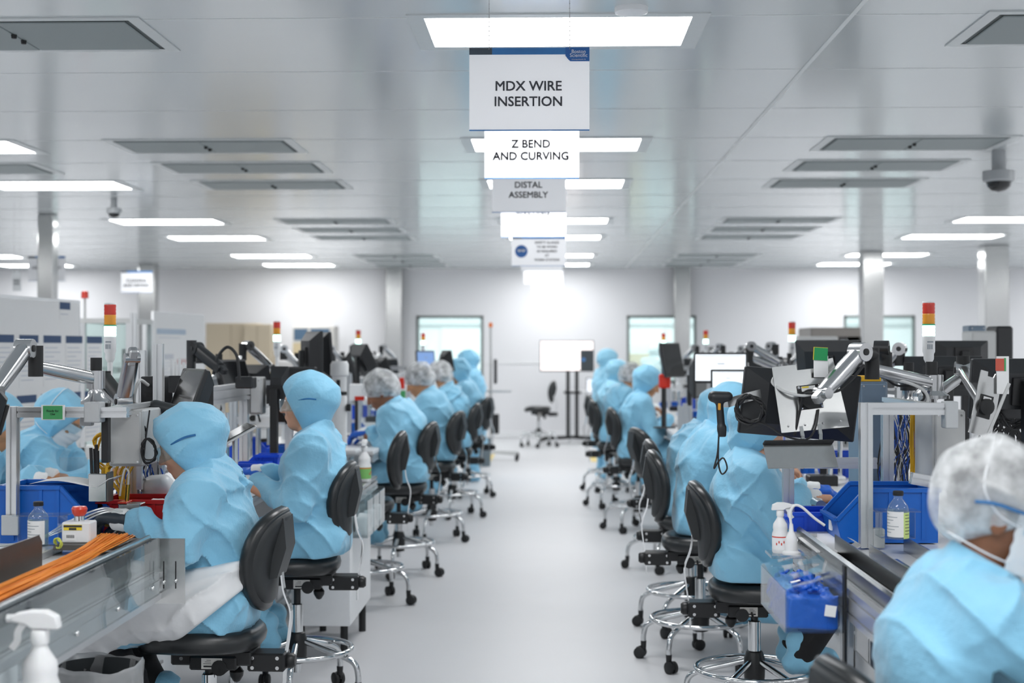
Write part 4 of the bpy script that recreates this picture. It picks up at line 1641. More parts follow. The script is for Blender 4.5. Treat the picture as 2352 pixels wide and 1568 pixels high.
YA, YB = 2.2, 4.66
MB().span(LP(-2.12, YA, .9), LP(-1.40, YB, .93), .003).build('tray_floor', m_deck, t)
MB().span(LP(-2.12, YA, .93), LP(-1.62, YB, DZ), .003).build('raised_deck', m_alu, t)
mb = MB().prism([(-1.40, .90), (-1.33, .90), (-1.33, .975), (-1.345, .982), (-1.352, .975), (-1.352, .915), (-1.40, .915)], YA - oy, YB - oy, (-ox, 0, 0), (1, 0, 0), (0, 0, 1))
mb.v = [(x, -y + 0, z) if False else (x, y, z) for x, y, z in mb.v]
mb.T = M4.Identity(4)
mb.build('edge_channel', m_darksteel, t)
MB().tube([LP(-1.335, YA, .978), LP(-1.335, YB, .978)], .009, 10).build('rolled_edge', m_steel, t)
MB().span(LP(-1.33, YA, .83), LP(-1.325, YB, .93)).build('front_plate', m_steel, t)
MB().extr(LP(-1.315, YA, .80), LP(-1.315, YB, .80), .045, .05).build('rail', m_alu, t)
MB().extr(LP(-1.315, YA, .845), LP(-1.315, YB, .845), .045, .04).build('rail', m_alu, t)
g = MB().span(LP(-1.288, YA, .80), LP(-1.282, YB - .06, .985)).build('guard_panel', m_acryl, t)
for i in range(7):
    MB().ball(LP(-1.28, YB - .15 - i * .36, .835), .008, 10).build('screw', m_bolt, g)
e = MB().span(LP(-1.40, YB, .76), LP(-1.215, YB + .005, .975)).build('end_plate', m_steel, t)
for x, z in ((-1.285, .83), (-1.245, .835)):
    MB().span(LP(x - .002, YB - .0012, .81), LP(x + .002, YB, .9)).build('slot', m_dark, e)
    MB().ball(LP(x, YB - .002, z), .007, 10).build('screw', m_bolt, e)
for y in (2.6, 4.5):
    for x in (-2.08, -1.7):
        MB().extr(LP(x, y, .02), LP(x, y, .9), .045).build('leg', m_alu, t)
    MB().extr(LP(-2.08, y, .16), LP(-1.7, y, .16), .04).build('crossbar', m_alu, t)
MB().span(LP(-1.72, 2.6, .10), LP(-1.68, 4.5, .16), .004).build('footrail', m_alu, t)

# orange wires lying in the tray: nobody could count them
mb = MB()
rr = random.Random(4)
for i in range(60):
    a, b = rr.uniform(-1, 1), rr.uniform(-1, 1)
    c = rr.uniform(-.5, .5)
    pts = []
    for j, (y, x, z, sp) in enumerate(((2.3, -1.47, .94, .05), (3.0, -1.46, .945, .045), (3.7, -1.455, .95, .04), (4.25, -1.45, .955, .035), (4.5, -1.455, .962, .038), (4.74, -1.47, .968, .05))):
        pts.append((x + a * sp + .01 * math.sin(3 * y + i) + c * .02 * math.sin(j), y, z + abs(b) * .014))
    mb.m = i % 3 == 0
    mb.tube(spl(pts, 4), .0018, 5)
mb.build('wire_bundle', [m_orange, m_cable2], label='bundle of orange wires lying along the near left tray', cat='wires', kind='stuff')

# dark angle plate on the deck
MB().prism([(2.9, 0), (4.28, 0), (4.28, .085), (4.255, .108), (2.9, .108)], -.003, .003, (-1.555, 0, .93), (0, 1, 0), (0, 0, 1)).span(
    (-1.60, 2.9, .93), (-1.555, 4.28, .934)).build('angle_plate', m_brown, label='dark bronze angle plate standing on the near left deck', cat='metal plate')

# clear bottle in its acrylic stand
p = W(88, 1235, 4.62)
reagent_bottle('clear bottle with black cap and white label before the left blue bin', (p.x, 4.62, DZ), .033, .145, -40)
bottle_stand('clear acrylic stand around the left reagent bottle', (p.x + .0, 4.66, DZ), .135, .09, .095)

# large blue bin behind, with paper on it
storage_bin('large blue bin with paper on top behind the left reagent bottle', (W(140, 1200, 5.05).x - .02, 5.05, .92), (.30, .24, .2), 0, m_blue, .5, tag_=False)
p = W(165, 1122, 5.05)
MB().grid(lambda a, b: (p.x - .12 + .28 * a, 4.96 + .16 * b, 1.125 + .012 * math.sin(a * 5) + (.03 * (a - .85) / .15 if a > .85 else 0)), 14, 4).build(
    'paper_sheet', m_paperw, label='white paper sheet lying over the left blue bin', cat='paper', solid=.0015)
# clear panel behind the bin
a, b = W(137, 1115, 5.2), W(200, 1060, 5.2)
MB().span((a.x, 5.2, .92), (b.x + .0, 5.205, 1.2)).build('splash_shield', m_acryl, label='small clear shield standing behind the left blue bin', cat='shield')

# emergency stop box on its plate
p = W(212, 1262, 4.62)
MB().span((p.x - .105, 4.55, DZ - .005), (p.x + .11, 4.72, DZ + .012), .002).build('base_plate', m_brown, label='bronze base plate under the emergency stop box', cat='plate')
p = W(180, 1235, 4.62)
t = thing('emergency_stop', 'white emergency stop box with red mushroom button on the left deck', 'emergency stop', (p.x, 4.63, DZ + .012))
MB().span((-.047, -.035, 0), (.047, .035, .068), .004).build('box', m_white, t)
MB().lathe([(.017, .068), (.017, .085), (.013, .086)], n=18).build('collar', m_chrome, t)
MB().lathe([(.017, .086), (.023, .095), (.026, .108), (.022, .116), (0, .118)], n=22).build('button', m_estop, t)
lb = MB().span((-.04, -.0362, .042), (.02, -.035, .06)).build('warning_label', m_yellab, t)
MB().span((-.04, -.037, .052), (.02, -.0362, .0585)).span((-.022, -.037, .043), (.002, -.0362, .05)).build('warning_print', m_ink, lb)
lb = MB().span((-.034, -.0362, .008), (.0, -.035, .032)).build('barcode_label', m_paperw, t)
mb = MB()
for i in range(7):
    mb.span((-.03 + i * .0038, -.037, .017), (-.0282 + i * .0038, -.0362, .027))
mb.build('barcode', m_ink, lb)
# fixture the worker holds
p = W(262, 1230, 4.95)
t = thing('pneumatic_fixture', 'small metal assembly fixture under the black gloved hand', 'fixture', (p.x + .01, 5.1, .92))
MB().span((-.05, -.05, 0), (.06, .05, .06), .003).build('block', m_brown, t)
MB().span((-.03, -.04, .06), (.05, .03, .125), .003).build('head', m_steel, t)
MB().span((-.032, -.042, .125), (.0, .032, .131), .001).build('red_strip', m_red, t)
MB().cyl((-.08, -.02, .06), (-.05, -.02, .06), .022, n=14).build('motor', m_brass, t)
MB().tube(spl([(-.055, -.05, .0), (-.03, -.06, .035), (-.012, -.055, .075), (.0, -.05, .1)], 5), .0055, 8).build('fitting', m_chrome, t)
mb = MB().cyl((-.01, .0, .131), (-.006, .0, .19), .008, n=12).build('valve', m_brass, t)
MB().tube(spl([(-.006, 0, .19), (-.004, 0, .235), (-.018, 0, .245), (-.026, -.01, .2), (-.03, -.02, .15)], 6), .004, 8).build('hose', m_tubeclear, mb)
for i in range(3):
    q = W(290, 1160, 4.9)
    cable('%s clear tube arching from the fixture to the left deck edge' % ('upper', 'middle', 'lower')[i],
          [(q.x + .0, 4.86, 1.04), (q.x - .06, 4.82, 1.055 - i * .008), (q.x - .15, 4.76, 1.02 - i * .012), (q.x - .24, 4.68, .965), (q.x - .34, 4.5, .962 - 0 * i), (q.x - .42 + i * .01, 4.2, .962 + i * .003)],
          m_tubeclear, .003, 'clear_tube', 'tube')
coil('cable_coil', 'small yellow-green cable loop beside the emergency stop box', (W(133, 1265, 4.55).x, 4.55, DZ + .018), .016, 3, mat('lime_cable', '#c8cf5a', .5), (.5, 1, .1), seed=3, thick=.003)
# tool holder with brushes
p = W(225, 1130, 5.0)
t = thing('tool_holder', 'grey metal tool holder with dark brushes beside the left blue bin', 'tool holder', (p.x + .01, 5.0, 1.06))
MB().span((-.036, -.03, 0), (.03, .03, .1), .003).build('cup', m_steel, t)
MB().span((.03, -.03, 0), (.036, .03, .105), .001).build('backplate', m_brown, t)
for i, (x, y, hh, m) in enumerate(((-.025, -.01, .19, m_dark), (-.015, .01, .2, m_dark), (-.005, -.015, .18, m_dark), (-.022, .018, .185, m_dark), (.006, .0, .12, m_yellow), (.018, -.01, .125, m_yellow))):
    MB().cyl((x, y, .02), (x * 1.3, y, hh), .006, n=8).build('brush', m, t)
# red bin under the arms
storage_bin('red plastic bin behind the black gloved hands', (W(345, 1160, 5.3).x, 5.28, .925), (.30, .22, .12), 0, m_redbin, .85, tag_=False)

# aluminium frame with green card
zt = 1.38
x0, x1 = W(30, 950, 4.9).x, W(215, 950, 4.9).x
profile_frame('aluminium_frame', 'aluminium profile frame carrying the green card on the left', [
    ((x0, 4.9, DZ), (x0, 4.9, zt + .02), 'post'), ((x0 + .02, 4.9, zt), (x1 + .12, 4.9, zt), 'beam'),
    ((x0 + .23, 5.42, 1.205), (x1 + .1, 5.42, 1.205), 'beam'), ((x1 + .06, 5.5, .92), (x1 + .06, 5.5, 1.62), 'post'),
    ((x1 + .06, 4.92, zt), (x1 + .06, 5.48, zt), 'beam'), ((x0 + .27, 5.42, .92), (x0 + .27, 5.42, 1.185), 'post')],
    .036, 'frame', [((x1 - .025, 4.87, zt - .035), (x1 + .03, 4.935, zt + .035)), ((x0 - .03, 4.87, DZ), (x0 + .03, 4.875, DZ + .07)), ((x1 - .06, 4.93, zt - .05), (x1 - .02, 4.97, zt - .02))])
p = W(122, 945, 4.875)
t = thing('status_card', 'green card in a white frame on the left aluminium beam', 'card', (p.x, 4.875, zt))
MB().span((-.041, -.003, -.026), (.041, .003, .026), .001).build('card_frame', m_paperw, t)
MB().span((-.034, -.0045, -.023), (.034, -.003, .023)).build('green_face', m_greencard, t)
text('lettering', 'Ready for\nUse', .011, M4.Translation((0, -.0052, 0)) @ M4.Rotation(PI / 2, 4, 'X'), m_ink, t)
p = W(240, 990, 4.95)
MB().span((p.x - .012, 4.95, 1.20), (p.x + .012, 4.985, 1.41), .002).build('clamp_strut', m_blackmetal, label='black clamp strut between the green card beam and grey box', cat='clamp')
enclosure('grey electrical box hanging beside the left clamp strut', (W(250, 1000, 5.1).x, 5.1, 1.175), (W(330, 1000, 5.1).x, 5.35, 1.38))
MB().span((W(252, 940, 5.1).x, 5.12, 1.38), (W(300, 940, 5.1).x, 5.3, 1.395), .002).build('mounting_plate', m_steel, label='steel plate on top of the left electrical box', cat='plate')

# yellow and blue cables below the box
mb = MB()
rr = random.Random(8)
for i in range(14):
    p = W(270, 1100, 5.3)
    a = rr.uniform(-1, 1)
    mb.tube(spl([(p.x + .06 * a, 5.35, 1.18), (p.x + .05 * a - .02, 5.34, 1.12), (p.x + .015 * a + .01, 5.33, 1.05), (p.x + .02 * a, 5.34, .95)], 5), .0035, 6)
mb.build('cable_bundle', m_yellow, label='tied bundle of yellow cables hanging under the left electrical box', cat='cables', kind='stuff')
coil('cable_loop', 'yellow cable loop beside the left electrical box', (W(240, 1035, 5.25).x, 5.25, 1.22), .05, 3, m_yellow, (.6, 1, 0), seed=5, thick=.0045, squash=1.3)
mb = MB()
for i in range(26):
    p = W(325 + rr.uniform(-25, 50), 1100, 5.5)
    mb.m = rr.choice((0, 0, 1, 2))
    mb.tube(spl([(p.x, 5.5, 1.2), (p.x + rr.uniform(-.05, .05), 5.48, 1.1), (p.x + rr.uniform(-.08, .08), 5.5, 1.03), (p.x + rr.uniform(-.05, .05), 5.5, .93)], 5), .0035, 6)
mb.build('hose_tangle', [m_bcable, m_cable, m_gcable], label='tangle of blue and black hoses behind the nearest left worker', cat='hoses', kind='stuff')
p = W(365, 1105, 5.45)
t = thing('white_motor', 'white round motor with fittings behind the red bin', 'motor', (p.x, 5.45, 1.07))
MB().lathe([(.02, -.07), (.035, -.06), (.045, -.03), (.045, .03), (.03, .05), (.012, .055)], (0, 0, 0), (1, -.3, .1), 20).build('casing', m_white, t)
MB().tube(spl([(-.06, 0, .03), (-.09, -.02, .05), (-.1, -.02, .0), (-.08, 0, -.04)], 5), .007, 8).build('hose', m_gcable, t)
MB().cyl((0, 0, -.15), (0, 0, -.03), .015, n=10).build('stem', m_steel, t)

# monitor arms
monitor_arm('silver monitor arm with raised elbow at the left picture edge', (W(220, 938, 5.25).x, 5.25, 1.395), W(221, 852, 5.25), W(82, 842, 5.0), W(58, 800, 4.95), W(-14, 900, 4.7))
p = W(-12, 950, 4.65)
monitor('dark monitor cut off by the left picture edge', (p.x - .02, 4.6, p.z + .0), 200, .3, .22, 15)
monitor_arm('second silver monitor arm folded upright behind the left signal light', (W(300, 955, 5.75).x, 5.75, 1.33), W(292, 930, 5.75), W(240, 893, 5.9), W(283, 922, 5.7), W(303, 822, 5.6), .06, .03)
tower_light('signal light with glowing green lens nearest on the left bench', 253, 696, 6.0, .92)
profile_frame('upright_profile', 'aluminium upright with slots behind the left folded arm', [((W(324, 900, 6.4).x, 6.4, .92), (W(324, 804, 6.4).x, 6.4, W(324, 804, 6.4).z), 'post')], .045)
# small computer and monitors
p = W(352, 930, 5.9)
t = thing('mini_computer', 'black mini computer standing upright behind the barcode scanner', 'computer', (p.x, 5.9, 1.28))
MB().span((-.045, -.03, 0), (.045, .14, .205), .004).build('case', m_monitor, t)
mb = MB()
for z in (.04, .07, .12, .15):
    mb.span((-.02, -.033, z), (.02, -.03, z + .016))
mb.build('port', m_dark, t)
MB().span((-.03, .02, -.36), (.03, .08, 0), .003).build('bracket', m_alu, t)
cable('grey cable plugged into the black mini computer', [(p.x - .01, 5.86, 1.45), (p.x - .03, 5.8, 1.47), (p.x - .045, 5.78, 1.40), (p.x - .04, 5.8, 1.32)], m_gcable, .007)
p = W(428, 905, 5.6)
monitor('dark monitor seen edge-on above the nearest left worker', (p.x, 5.62, p.z), 210, .32, .21, 20, post=.92)
p = W(405, 920, 5.9)
monitor('dark monitor behind the mini computer on the left bench', (p.x, 6.05, p.z - .01), 190, .3, .25, 5, post=.92)
t = thing('pen_cup', 'white pens and tags sticking up behind the dark left monitor', 'pens', (W(405, 860, 5.8).x, 5.8, 1.42))
MB().span((-.03, -.012, 0), (.03, .012, .07), .003).build('cup', m_monitor, t)
for i in range(4):
    MB().bar((-.02 + i * .014, 0, .02), (-.02 + i * .017, 0, .14 - .015 * (i % 2)), .01, .004).build('pen', m_white if i != 1 else m_paperw, t)
p = W(500, 985, 5.45)
t = thing('tablet', 'dark tilted tablet with silver edge behind the nearest left hood', 'tablet', (p.x, 5.75, p.z - .04), 200)
T = TR((0, 0, 0), 0, -62, 0)
MB(T).box((0, 0, 0), (.012, .24, .16), .003).build('case', m_cast, t)
MB(T).box((.007, 0, 0), (.004, .23, .15), .001).build('screen', m_screenoff, t)
MB().cyl((0, 0, .93 - p.z + .04), (0, 0, -.01), .012, n=10).build('stand', m_alu, t)
# hand scanner in its holder
p = W(375, 942, 5.35)
t = thing('barcode_scanner', 'dark grey barcode scanner resting in a holder left of the nearest hood', 'barcode scanner', (p.x, 5.35, p.z))
K = SDF((-.12, -.06, -.08), (.12, .06, .08), .004)
K.cap((-.03, 0, .015), (.05, 0, .0), .025, .021, .01, (0, 1, 0), 1.25)
K.cap((.03, 0, -.005), (-.045, 0, -.03), .018, .016, .015)
K.build('scanner', m_shell, t)
MB().sweep(spl([(-.07, 0, -.03), (-.05, 0, -.045), (.0, 0, -.045), (.05, 0, -.035), (.06, 0, -.01)], 4), [(-.005, -.03), (.005, -.03), (.005, .03), (-.005, .03)], False).build('cradle', m_blackmetal, t)
MB().lathe([(.024, -.012), (.024, .012), (.012, .012), (.012, -.012), (.024, -.012)], (-.07, 0, -.035), (0, 1, 0), 16).build('ring_holder', m_shell, t)
MB().span((-.1, -.01, -.3), (-.08, .01, -.03)).build('bracket', m_alu, t)
coil('cable_coil', 'coiled black scanner cable hanging under the barcode scanner', (W(322, 985, 5.15).x, 5.12, W(322, 990, 5.15).z), .028, 5, m_cable, (0.2, 1, 0), seed=11, thick=.0035, squash=1.5)
coil('cable_coil', 'thin black cable loops hanging before the left electrical box', (W(333, 1035, 5.0).x, 5.05, W(333, 1035, 5.05).z), .03, 4, m_cable, (.1, 1, 0), [(W(340, 960, 5.05).x, 5.07, 1.38)], 12, .003, squash=1.5)
# black swivel arm with gooseneck lamp
p = W(438, 840, 7.2)
monitor_arm('black swivel arm bent over the left bench behind the pens', (p.x, 7.2, 1.25), (p.x, 7.2, 1.46), W(440, 815, 7.2), W(450, 800, 7.2), W(505, 845, 7.1), .05, .06)
for o in bpy.data.objects['monitor_support.002'].children:
    o.data.materials[0] = m_monitor
cable('black gooseneck cable arching over the left bench', [W(490, 860, 7.1), W(500, 820, 7.1), W(522, 797, 7.1), W(543, 815, 7.1), W(549, 855, 7.1), W(550, 872, 7.1)], m_cable, .008)
p = W(565, 878, 7.2)
MB().span((p.x - .045, 7.15, p.z - .03), (p.x + .045, 7.25, p.z + .03), .006).build('camera_box', m_monitor, label='black camera box at the end of the gooseneck cable', cat='camera')
a, b = W(440, 925, 7.0), W(578, 905, 7.6)
t = profile_frame('cross_beam', 'thick white extruded beam crossing the left bench behind the nearest hood', [((a.x, 7.0, a.z), (b.x, 7.6, b.z), 'beam'), ((a.x, 7.0, a.z + .045), (b.x, 7.6, b.z + .045), 'beam'),
                  ((b.x - .03, 7.55, .92), (b.x - .03, 7.55, b.z), 'post'), ((a.x + .06, 7.07, .92), (a.x + .06, 7.07, a.z), 'post')], .045)
enclosure('grey hinge bracket box at the end of the white cross beam', (W(577, 900, 7.6).x, 7.55, 1.25), (W(607, 900, 7.6).x, 7.65, 1.45))
p = W(472, 960, 6.6)
microscope('white microscope body behind the nearest left hood', (p.x, 6.7, .92), 180, .9)

# below the bench
p = W(232, 1515, 4.5)
t = thing('waste_bin', 'dark waste bin lined with a clear bag under the near left bench', 'waste bin', (p.x, 4.45, 0))
MB().lathe([(.0, .004), (.115, .005), (.138, .6), (.134, .6), (.112, .012), (0, .012)], n=32).build('tub', mat('dark_bin', '#3c4144', .5), t)
mb = MB()
n = 40
rr = random.Random(2)
prof = [(.13, .50), (.133, .56), (.136, .605), (.142, .612), (.148, .6), (.147, .55), (.143, .48), (.14, .44)]
vs = []
for r, z in prof:
    for i in range(n):
        a = 2 * PI * i / n
        q = r + .003 * math.sin(7 * a + z * 40) + .002 * math.sin(13 * a)
        vs.append((q * math.cos(a), q * math.sin(a), z + .008 * math.sin(3 * a + 1) + .004 * math.sin(8 * a)))
mb.add(vs, [(i * n + k, i * n + (k + 1) % n, (i + 1) * n + (k + 1) % n, (i + 1) * n + k) for i in range(len(prof) - 1) for k in range(n)], True)
mb.build('liner', m_liner, t)
p = W(92, 1568, 3.3)
t = thing('bottle_shelf', 'small white shelf bracket on the near left bench rail', 'shelf', (-1.2, 3.3, .70))
MB().span((-.09, -.09, 0), (.06, .09, .006), .001).build('plate', m_white, t)
MB().span((-.094, -.09, 0), (-.088, .09, .14), .001).build('upright', m_white, t)
spray_bottle('white trigger spray bottle at the lower left corner', (W(92, 1480, 3.3).x, 3.3, .706), 180, 1.08)
# instruction ribbons and small pale cabinet
p = W(395, 1490, 5.15)
mb = MB()
for i in range(2):
    mb.grid(lambda a, b: (p.x + .0 + i * .02 + .012 * math.sin(b * 4 + i), 5.3 - .03 * i + (a - .5) * .05 - .02 * i, .56 - .16 * b), 3, 10)
mb.build('care_tag', m_paperw, chair, solid=.001, label='white printed care ribbons hanging under the seat')

for x, y, w, l, lab in ((-1.9, 5.5, .42, .8, 'pale grey pedestal cabinet under the bench beside the nearest chair'), (-1.85, 8.4, .4, .7, 'pale pedestal cabinet under the left bench behind the empty chair'), (-1.85, 11.0, .4, .8, 'pale pedestal cabinet under the left bench behind the hair net workers')):
    t = thing('pedestal_cabinet', lab, 'cabinet', (x, y, 0))
    MB().span((-w / 2, 0, .06), (w / 2, l, .8), .005).build('body', m_white, t)
    MB().span((-w / 2 - .02, -.01, .04), (w / 2 + .02, l + .01, .09), .004).build('base_rail', m_alu, t)
    for q in range(3):
        dr = MB().span((w / 2, .02, .11 + q * .225), (w / 2 + .014, l - .02, .32 + q * .225), .003).build('drawer', m_white, t)
        MB().bar((w / 2 + .024, l * .35, .27 + q * .225), (w / 2 + .024, l * .65, .27 + q * .225), .01, .012).build('handle', m_steel, dr)
# ================================================================== NEAREST STATION, RIGHT
ox, oy = 1.2, 3.3
YA, YB = 2.0, 5.15
t = thing('bench_wing', 'near right bench wing with steel edge channel and aluminium rail', 'workbench', (ox, oy, 0))
WING = t
MB().span(LP(.93, YA, .90), LP(1.85, YB + .3, .93), .003).build('tray_floor', m_deck, t)
MB().prism([(.935, .90), (.875, .90), (.875, .955), (.885, .962), (.895, .955), (.895, .912), (.935, .912)], YA - oy, YB - oy, (-ox, 0, 0), (1, 0, 0), (0, 0, 1)).build('edge_channel', m_darksteel, t)
for o in [x for x in bpy.data.objects if x.name.startswith('edge_channel')]:
    # prism extrudes along -y for this axis pair: mirror to run the right way
    for v in o.data.vertices:
        v.co.y = -v.co.y
    o.data.flip_normals()
MB().extr(LP(.868, YA, .845), LP(.868, YB - .1, .845), .045, .045).build('rail', m_alu, t)
MB().extr(LP(.868, YA, .89), LP(.868, YB - .1, .89), .045, .045).build('rail', m_alu, t)
for y in (2.4, 4.4):
    for x in (.99, 1.8):
        MB().extr(LP(x, y, .02), LP(x, y, .9), .045).build('leg', m_alu, t)
e = MB().span(LP(.845, YB - .1, .80), LP(.93, YB - .095, .95)).build('end_plate', m_steel, t)
for i in range(4):
    MB().ball(LP(.862 + .02 * i, YB - .102, .925 - .012 * i), .006, 8).build('bolt', m_bolt, e)


def angle(label, x, y0, y1, h, z=.93, w=.06, m=None):
    MB().span((x, y0, z), (x + .004, y1, z + h)).span((x, y0, z), (x + w, y1, z + .004)).build('steel_angle', m or m_steel, label=label, cat='steel angle')


angle('tall steel angle plate nearest the aisle on the right deck', W(1917, 1215, 4.75).x, 2.9, 4.75, .055)
angle('second steel angle plate under the right reagent bottle', W(1988, 1230, 4.6).x, 2.9, 4.55, .05, w=.09)
angle('third steel angle plate beside the nearest hair net', W(2075, 1215, 4.75).x, 3.2, 4.75, .05, w=.09)
p = W(1885, 1220, 4.95)
MB().span((p.x - .06, 4.7, .931), (p.x + .07, 5.2, .937), .001).grid(lambda a, b: (p.x + .06 + .03 * math.sin(a * 3), 4.72 + .1 * b, .937 + .03 * a), 6, 2).build('white_mat', m_paperw, label='white work mat with curled corner before the small blue tray', cat='mat')

# glove dispenser of clear acrylic hanging on the rail
c = V((.747, 4.34, .79))
m_clear = clear_mat('clear_dispenser_wall', '#fbfdfe', .995, .02, .004)
t = thing('glove_box', 'clear acrylic glove dispenser full of blue gloves on the right rail', 'glove dispenser', c)
w, dp = .083, .48
z0, z1 = .0, .118
k = .004
for nm, a, b in (('front_panel', (-w, -dp / 2, z0), (w, -dp / 2 + k, z1 + .0)), ('rear_panel', (-w, dp / 2 - k, z0), (w, dp / 2, z1)),
                 ('side_panel', (-w, -dp / 2 + k, z0), (-w + k, dp / 2 - k, z1)), ('side_panel', (w - k, -dp / 2 + k, z0), (w, dp / 2 - k, z1 + .04)), ('floor_panel', (-w, -dp / 2, z0 - k), (w, dp / 2, z0))):
    MB().span(a, b).build(nm, m_clear, t)
# sloped lid with three oval openings
n = 20
for q in range(3):
    y0, y1 = -dp / 2 + q * dp / 3, -dp / 2 + (q + 1) * dp / 3
    ring, out = [], []
    for i in range(n * 2):
        a = 2 * PI * i / (n * 2)
        cx_, sx_ = math.cos(a), math.sin(a)
        m_ = max(abs(cx_), abs(sx_))
        ring.append((.72 * w * cx_, .3 * (y1 - y0) * sx_))
        out.append((w * cx_ / m_, (y1 - y0) / 2 * sx_ / m_))

    def lid(x, y):
        return (x, (y0 + y1) / 2 + y, z1 + .045 * (x + w) / (2 * w))
    N = n * 2
    vs = [lid(*p_) for p_ in ring + out]
    vs += [(x, y, z + k) for x, y, z in vs]
    fs = []
    for i in range(N):
        j = (i + 1) % N
        fs += [(i, j, N + j, N + i), (2 * N + i, 3 * N + i, 3 * N + j, 2 * N + j), (i, 2 * N + i, 2 * N + j, j)]
    MB().add(vs, fs).build('lid_section', m_clear, t)
G = SDF((-w - .02, -dp / 2 - .02, -.02), (w + .02, dp / 2 + .02, .18), .004)
G.rbox((.0, -.04, .05), (w - .007, dp / 2 - .05, .048), None, .01, .01)
rr = random.Random(9)
for i in range(70):
    a = V((rr.uniform(-w + .03, w - .03), rr.uniform(-dp / 2 + .03, dp / 2 - .1), .092 + rr.uniform(0, .022)))
    G.cap(a, a + V((rr.uniform(-.05, .05), rr.uniform(-.05, .05), rr.uniform(-.02, .012))), .009, .006, .006)
fo = folds(3, .009)
G.cut((-w + .009, 0, 0), (-1, 0, 0), .004).cut((w - .009, 0, 0), (1, 0, 0), .004).cut((0, -dp / 2 + .011, 0), (0, -1, 0), .004).cut((0, dp / 2 - .007, 0), (0, 1, 0), .004)
G.warp(lambda P: np.clip(fo(P * 2.6) * .75, -.006, .012))
G.build('gloves', mat('nitrile_glove_pile', '#1560cc', .4, noise=.1, nscale=40, bump=.4, bscale=90), label='crumpled blue nitrile gloves filling the dispenser', cat='gloves', kind='stuff').location = c
MB(TR((w * .55, -dp / 2 - .0012, .06), 0, 8, 0)).span((-.016, -.0006, -.016), (.016, .0006, .016)).build('sticker', m_paperw, t)
MB(TR((-w * .55, -dp / 2 + .05, z1 + .018), 0, -14, 0)).span((-.014, -.01, 0), (.014, .01, .001)).build('sticker', m_paperw, t)
MB().span((w, -dp / 2 - .01, -.09), (w + .008, -dp / 2 + .02, .19), .001).build('hanger', m_blackmetal, t)

# white sheet and spray bottles on the dispenser lid side
p = W(1808, 1262, 4.62)
spray_bottle('white trigger spray bottle with red band above the glove dispenser', (p.x - .0, 4.76, .922), 0, .64)
t = thing('bottle_bracket', 'clear bracket shelf holding the right spray bottle and wash bottle', 'shelf', (p.x + .02, 4.76, .912))
MB().span((-.06, -.07, 0), (.06, .07, .01), .001).build('plate', m_acryl, t)
MB().span((.052, -.07, -.06), (.06, .07, .0), .001).build('upright', m_acryl, t)
p = W(1822, 1262, 4.62)
t = thing('wash_bottle', 'translucent wash bottle with bent white spout beside the right spray bottle', 'wash bottle', (p.x + .012, 4.73, .922))
MB().lathe([(.03, 0), (.03, .006), (.022, .012), (.02, .05), (.018, .055), (.012, .07), (.008, .075), (.006, .1)], n=22).build('bottle', m_sprayw, t)
MB().tube(spl([(0, 0, .09), (-.003, 0, .135), (.01, 0, .16), (.035, 0, .155), (.075, 0, .12), (.11, 0, .095)], 6), .0045, 8).build('spout', m_sprayw, t)
# bins
p = W(2015, 1235, 5.0)
storage_bin('large blue open-front bin behind the right reagent bottle', (p.x + .015, 5.05, .935), (.34, .26, .185), 180, m_blue, .42)
p = W(1880, 1200, 5.25)
storage_bin('small bright blue bin in front of the working bare hand', (p.x - .02, 5.30, .935), (.20, .2, .07), 180, m_blue2, .7)
p = W(2048, 1232, 4.75)
reagent_bottle('clear bottle with white and lime labels before the right blue bin', (p.x, 4.66, .984), .034, .155, -80, mat('lime_label', '#cfe58d', .6))
bottle_stand('clear acrylic stand around the right reagent bottle', (p.x, 4.70, .984), .11, .09, .085)

# aluminium frame
d = 4.8
xa, xb = W(1988, 950, d).x, W(2175, 950, d).x
profile_frame('aluminium_frame', 'aluminium profile post and beam beside the nearest hair net', [
    ((xa, d, .935), (xa, d, zt + .04), 'post'), ((xa + .02, d, zt + .02), (xb + .02, d, zt + .02), 'beam'), ((xb - .07, d + .55, .92), (xb - .07, d + .55, 1.36), 'post'),
    ((xb - .07, d + .02, zt + .02), (xb - .07, d + .55, zt + .02), 'beam'), ((xa - .1, d + .6, 1.17), (xb - .1, d + .6, 1.17), 'beam'), ((xa - .16, d + .6, .92), (xa - .16, d + .6, 1.15), 'post'),
    ((xb - .07, d + .2, 1.15), (xb + .1, d + .2, 1.12), 'beam')],
    .04, 'frame', [((xb - .012, d - .03, zt - .045), (xb + .03, d + .03, zt + .045)), ((xa + .02, d - .02, .935), (xa + .06, d + .02, 1.0))])
enclosure('tall grey electrical box beyond the right aluminium frame', (W(2142, 1000, 5.05).x, 5.05, 1.12), (W(2218, 1000, 5.05).x, 5.3, 1.385))

# monitor seen from behind with steel back plate on its arm
c = W(1858, 910, 4.98)
mo = monitor('large black monitor seen from behind over the nearest right worker', (W(1836, 928, 5.13).x, 5.13, W(1836, 928, 5.13).z), 98, .43, .24, 6, None, 'monitor', 5, .04)
t = thing('steel_back_plate', 'brushed steel plate with cut-out on the back of the right monitor', 'mounting plate', c, 9)
T = TR((0, 0, 0), -8, 0, 0) @ TR((0, 0, 0), 0, -6, 0)
w, hh = .118, .115
poly = [(-w, -hh), (w + .01, -hh - .006), (w - .012, hh + .01), (w * .32, hh), (w * .3, hh - .02), (w * -.25, hh - .02), (-w * .27, hh), (-w, hh)]
MB(T).prism(poly, -.002, .002, (0, 0, 0), (1, 0, 0), (0, 0, 1)).build('plate', m_steel, t)
MB(T).span((-.04, -.006, -.045), (.045, -.002, .04), .001).build('vesa_plate', m_blackmetal, t)
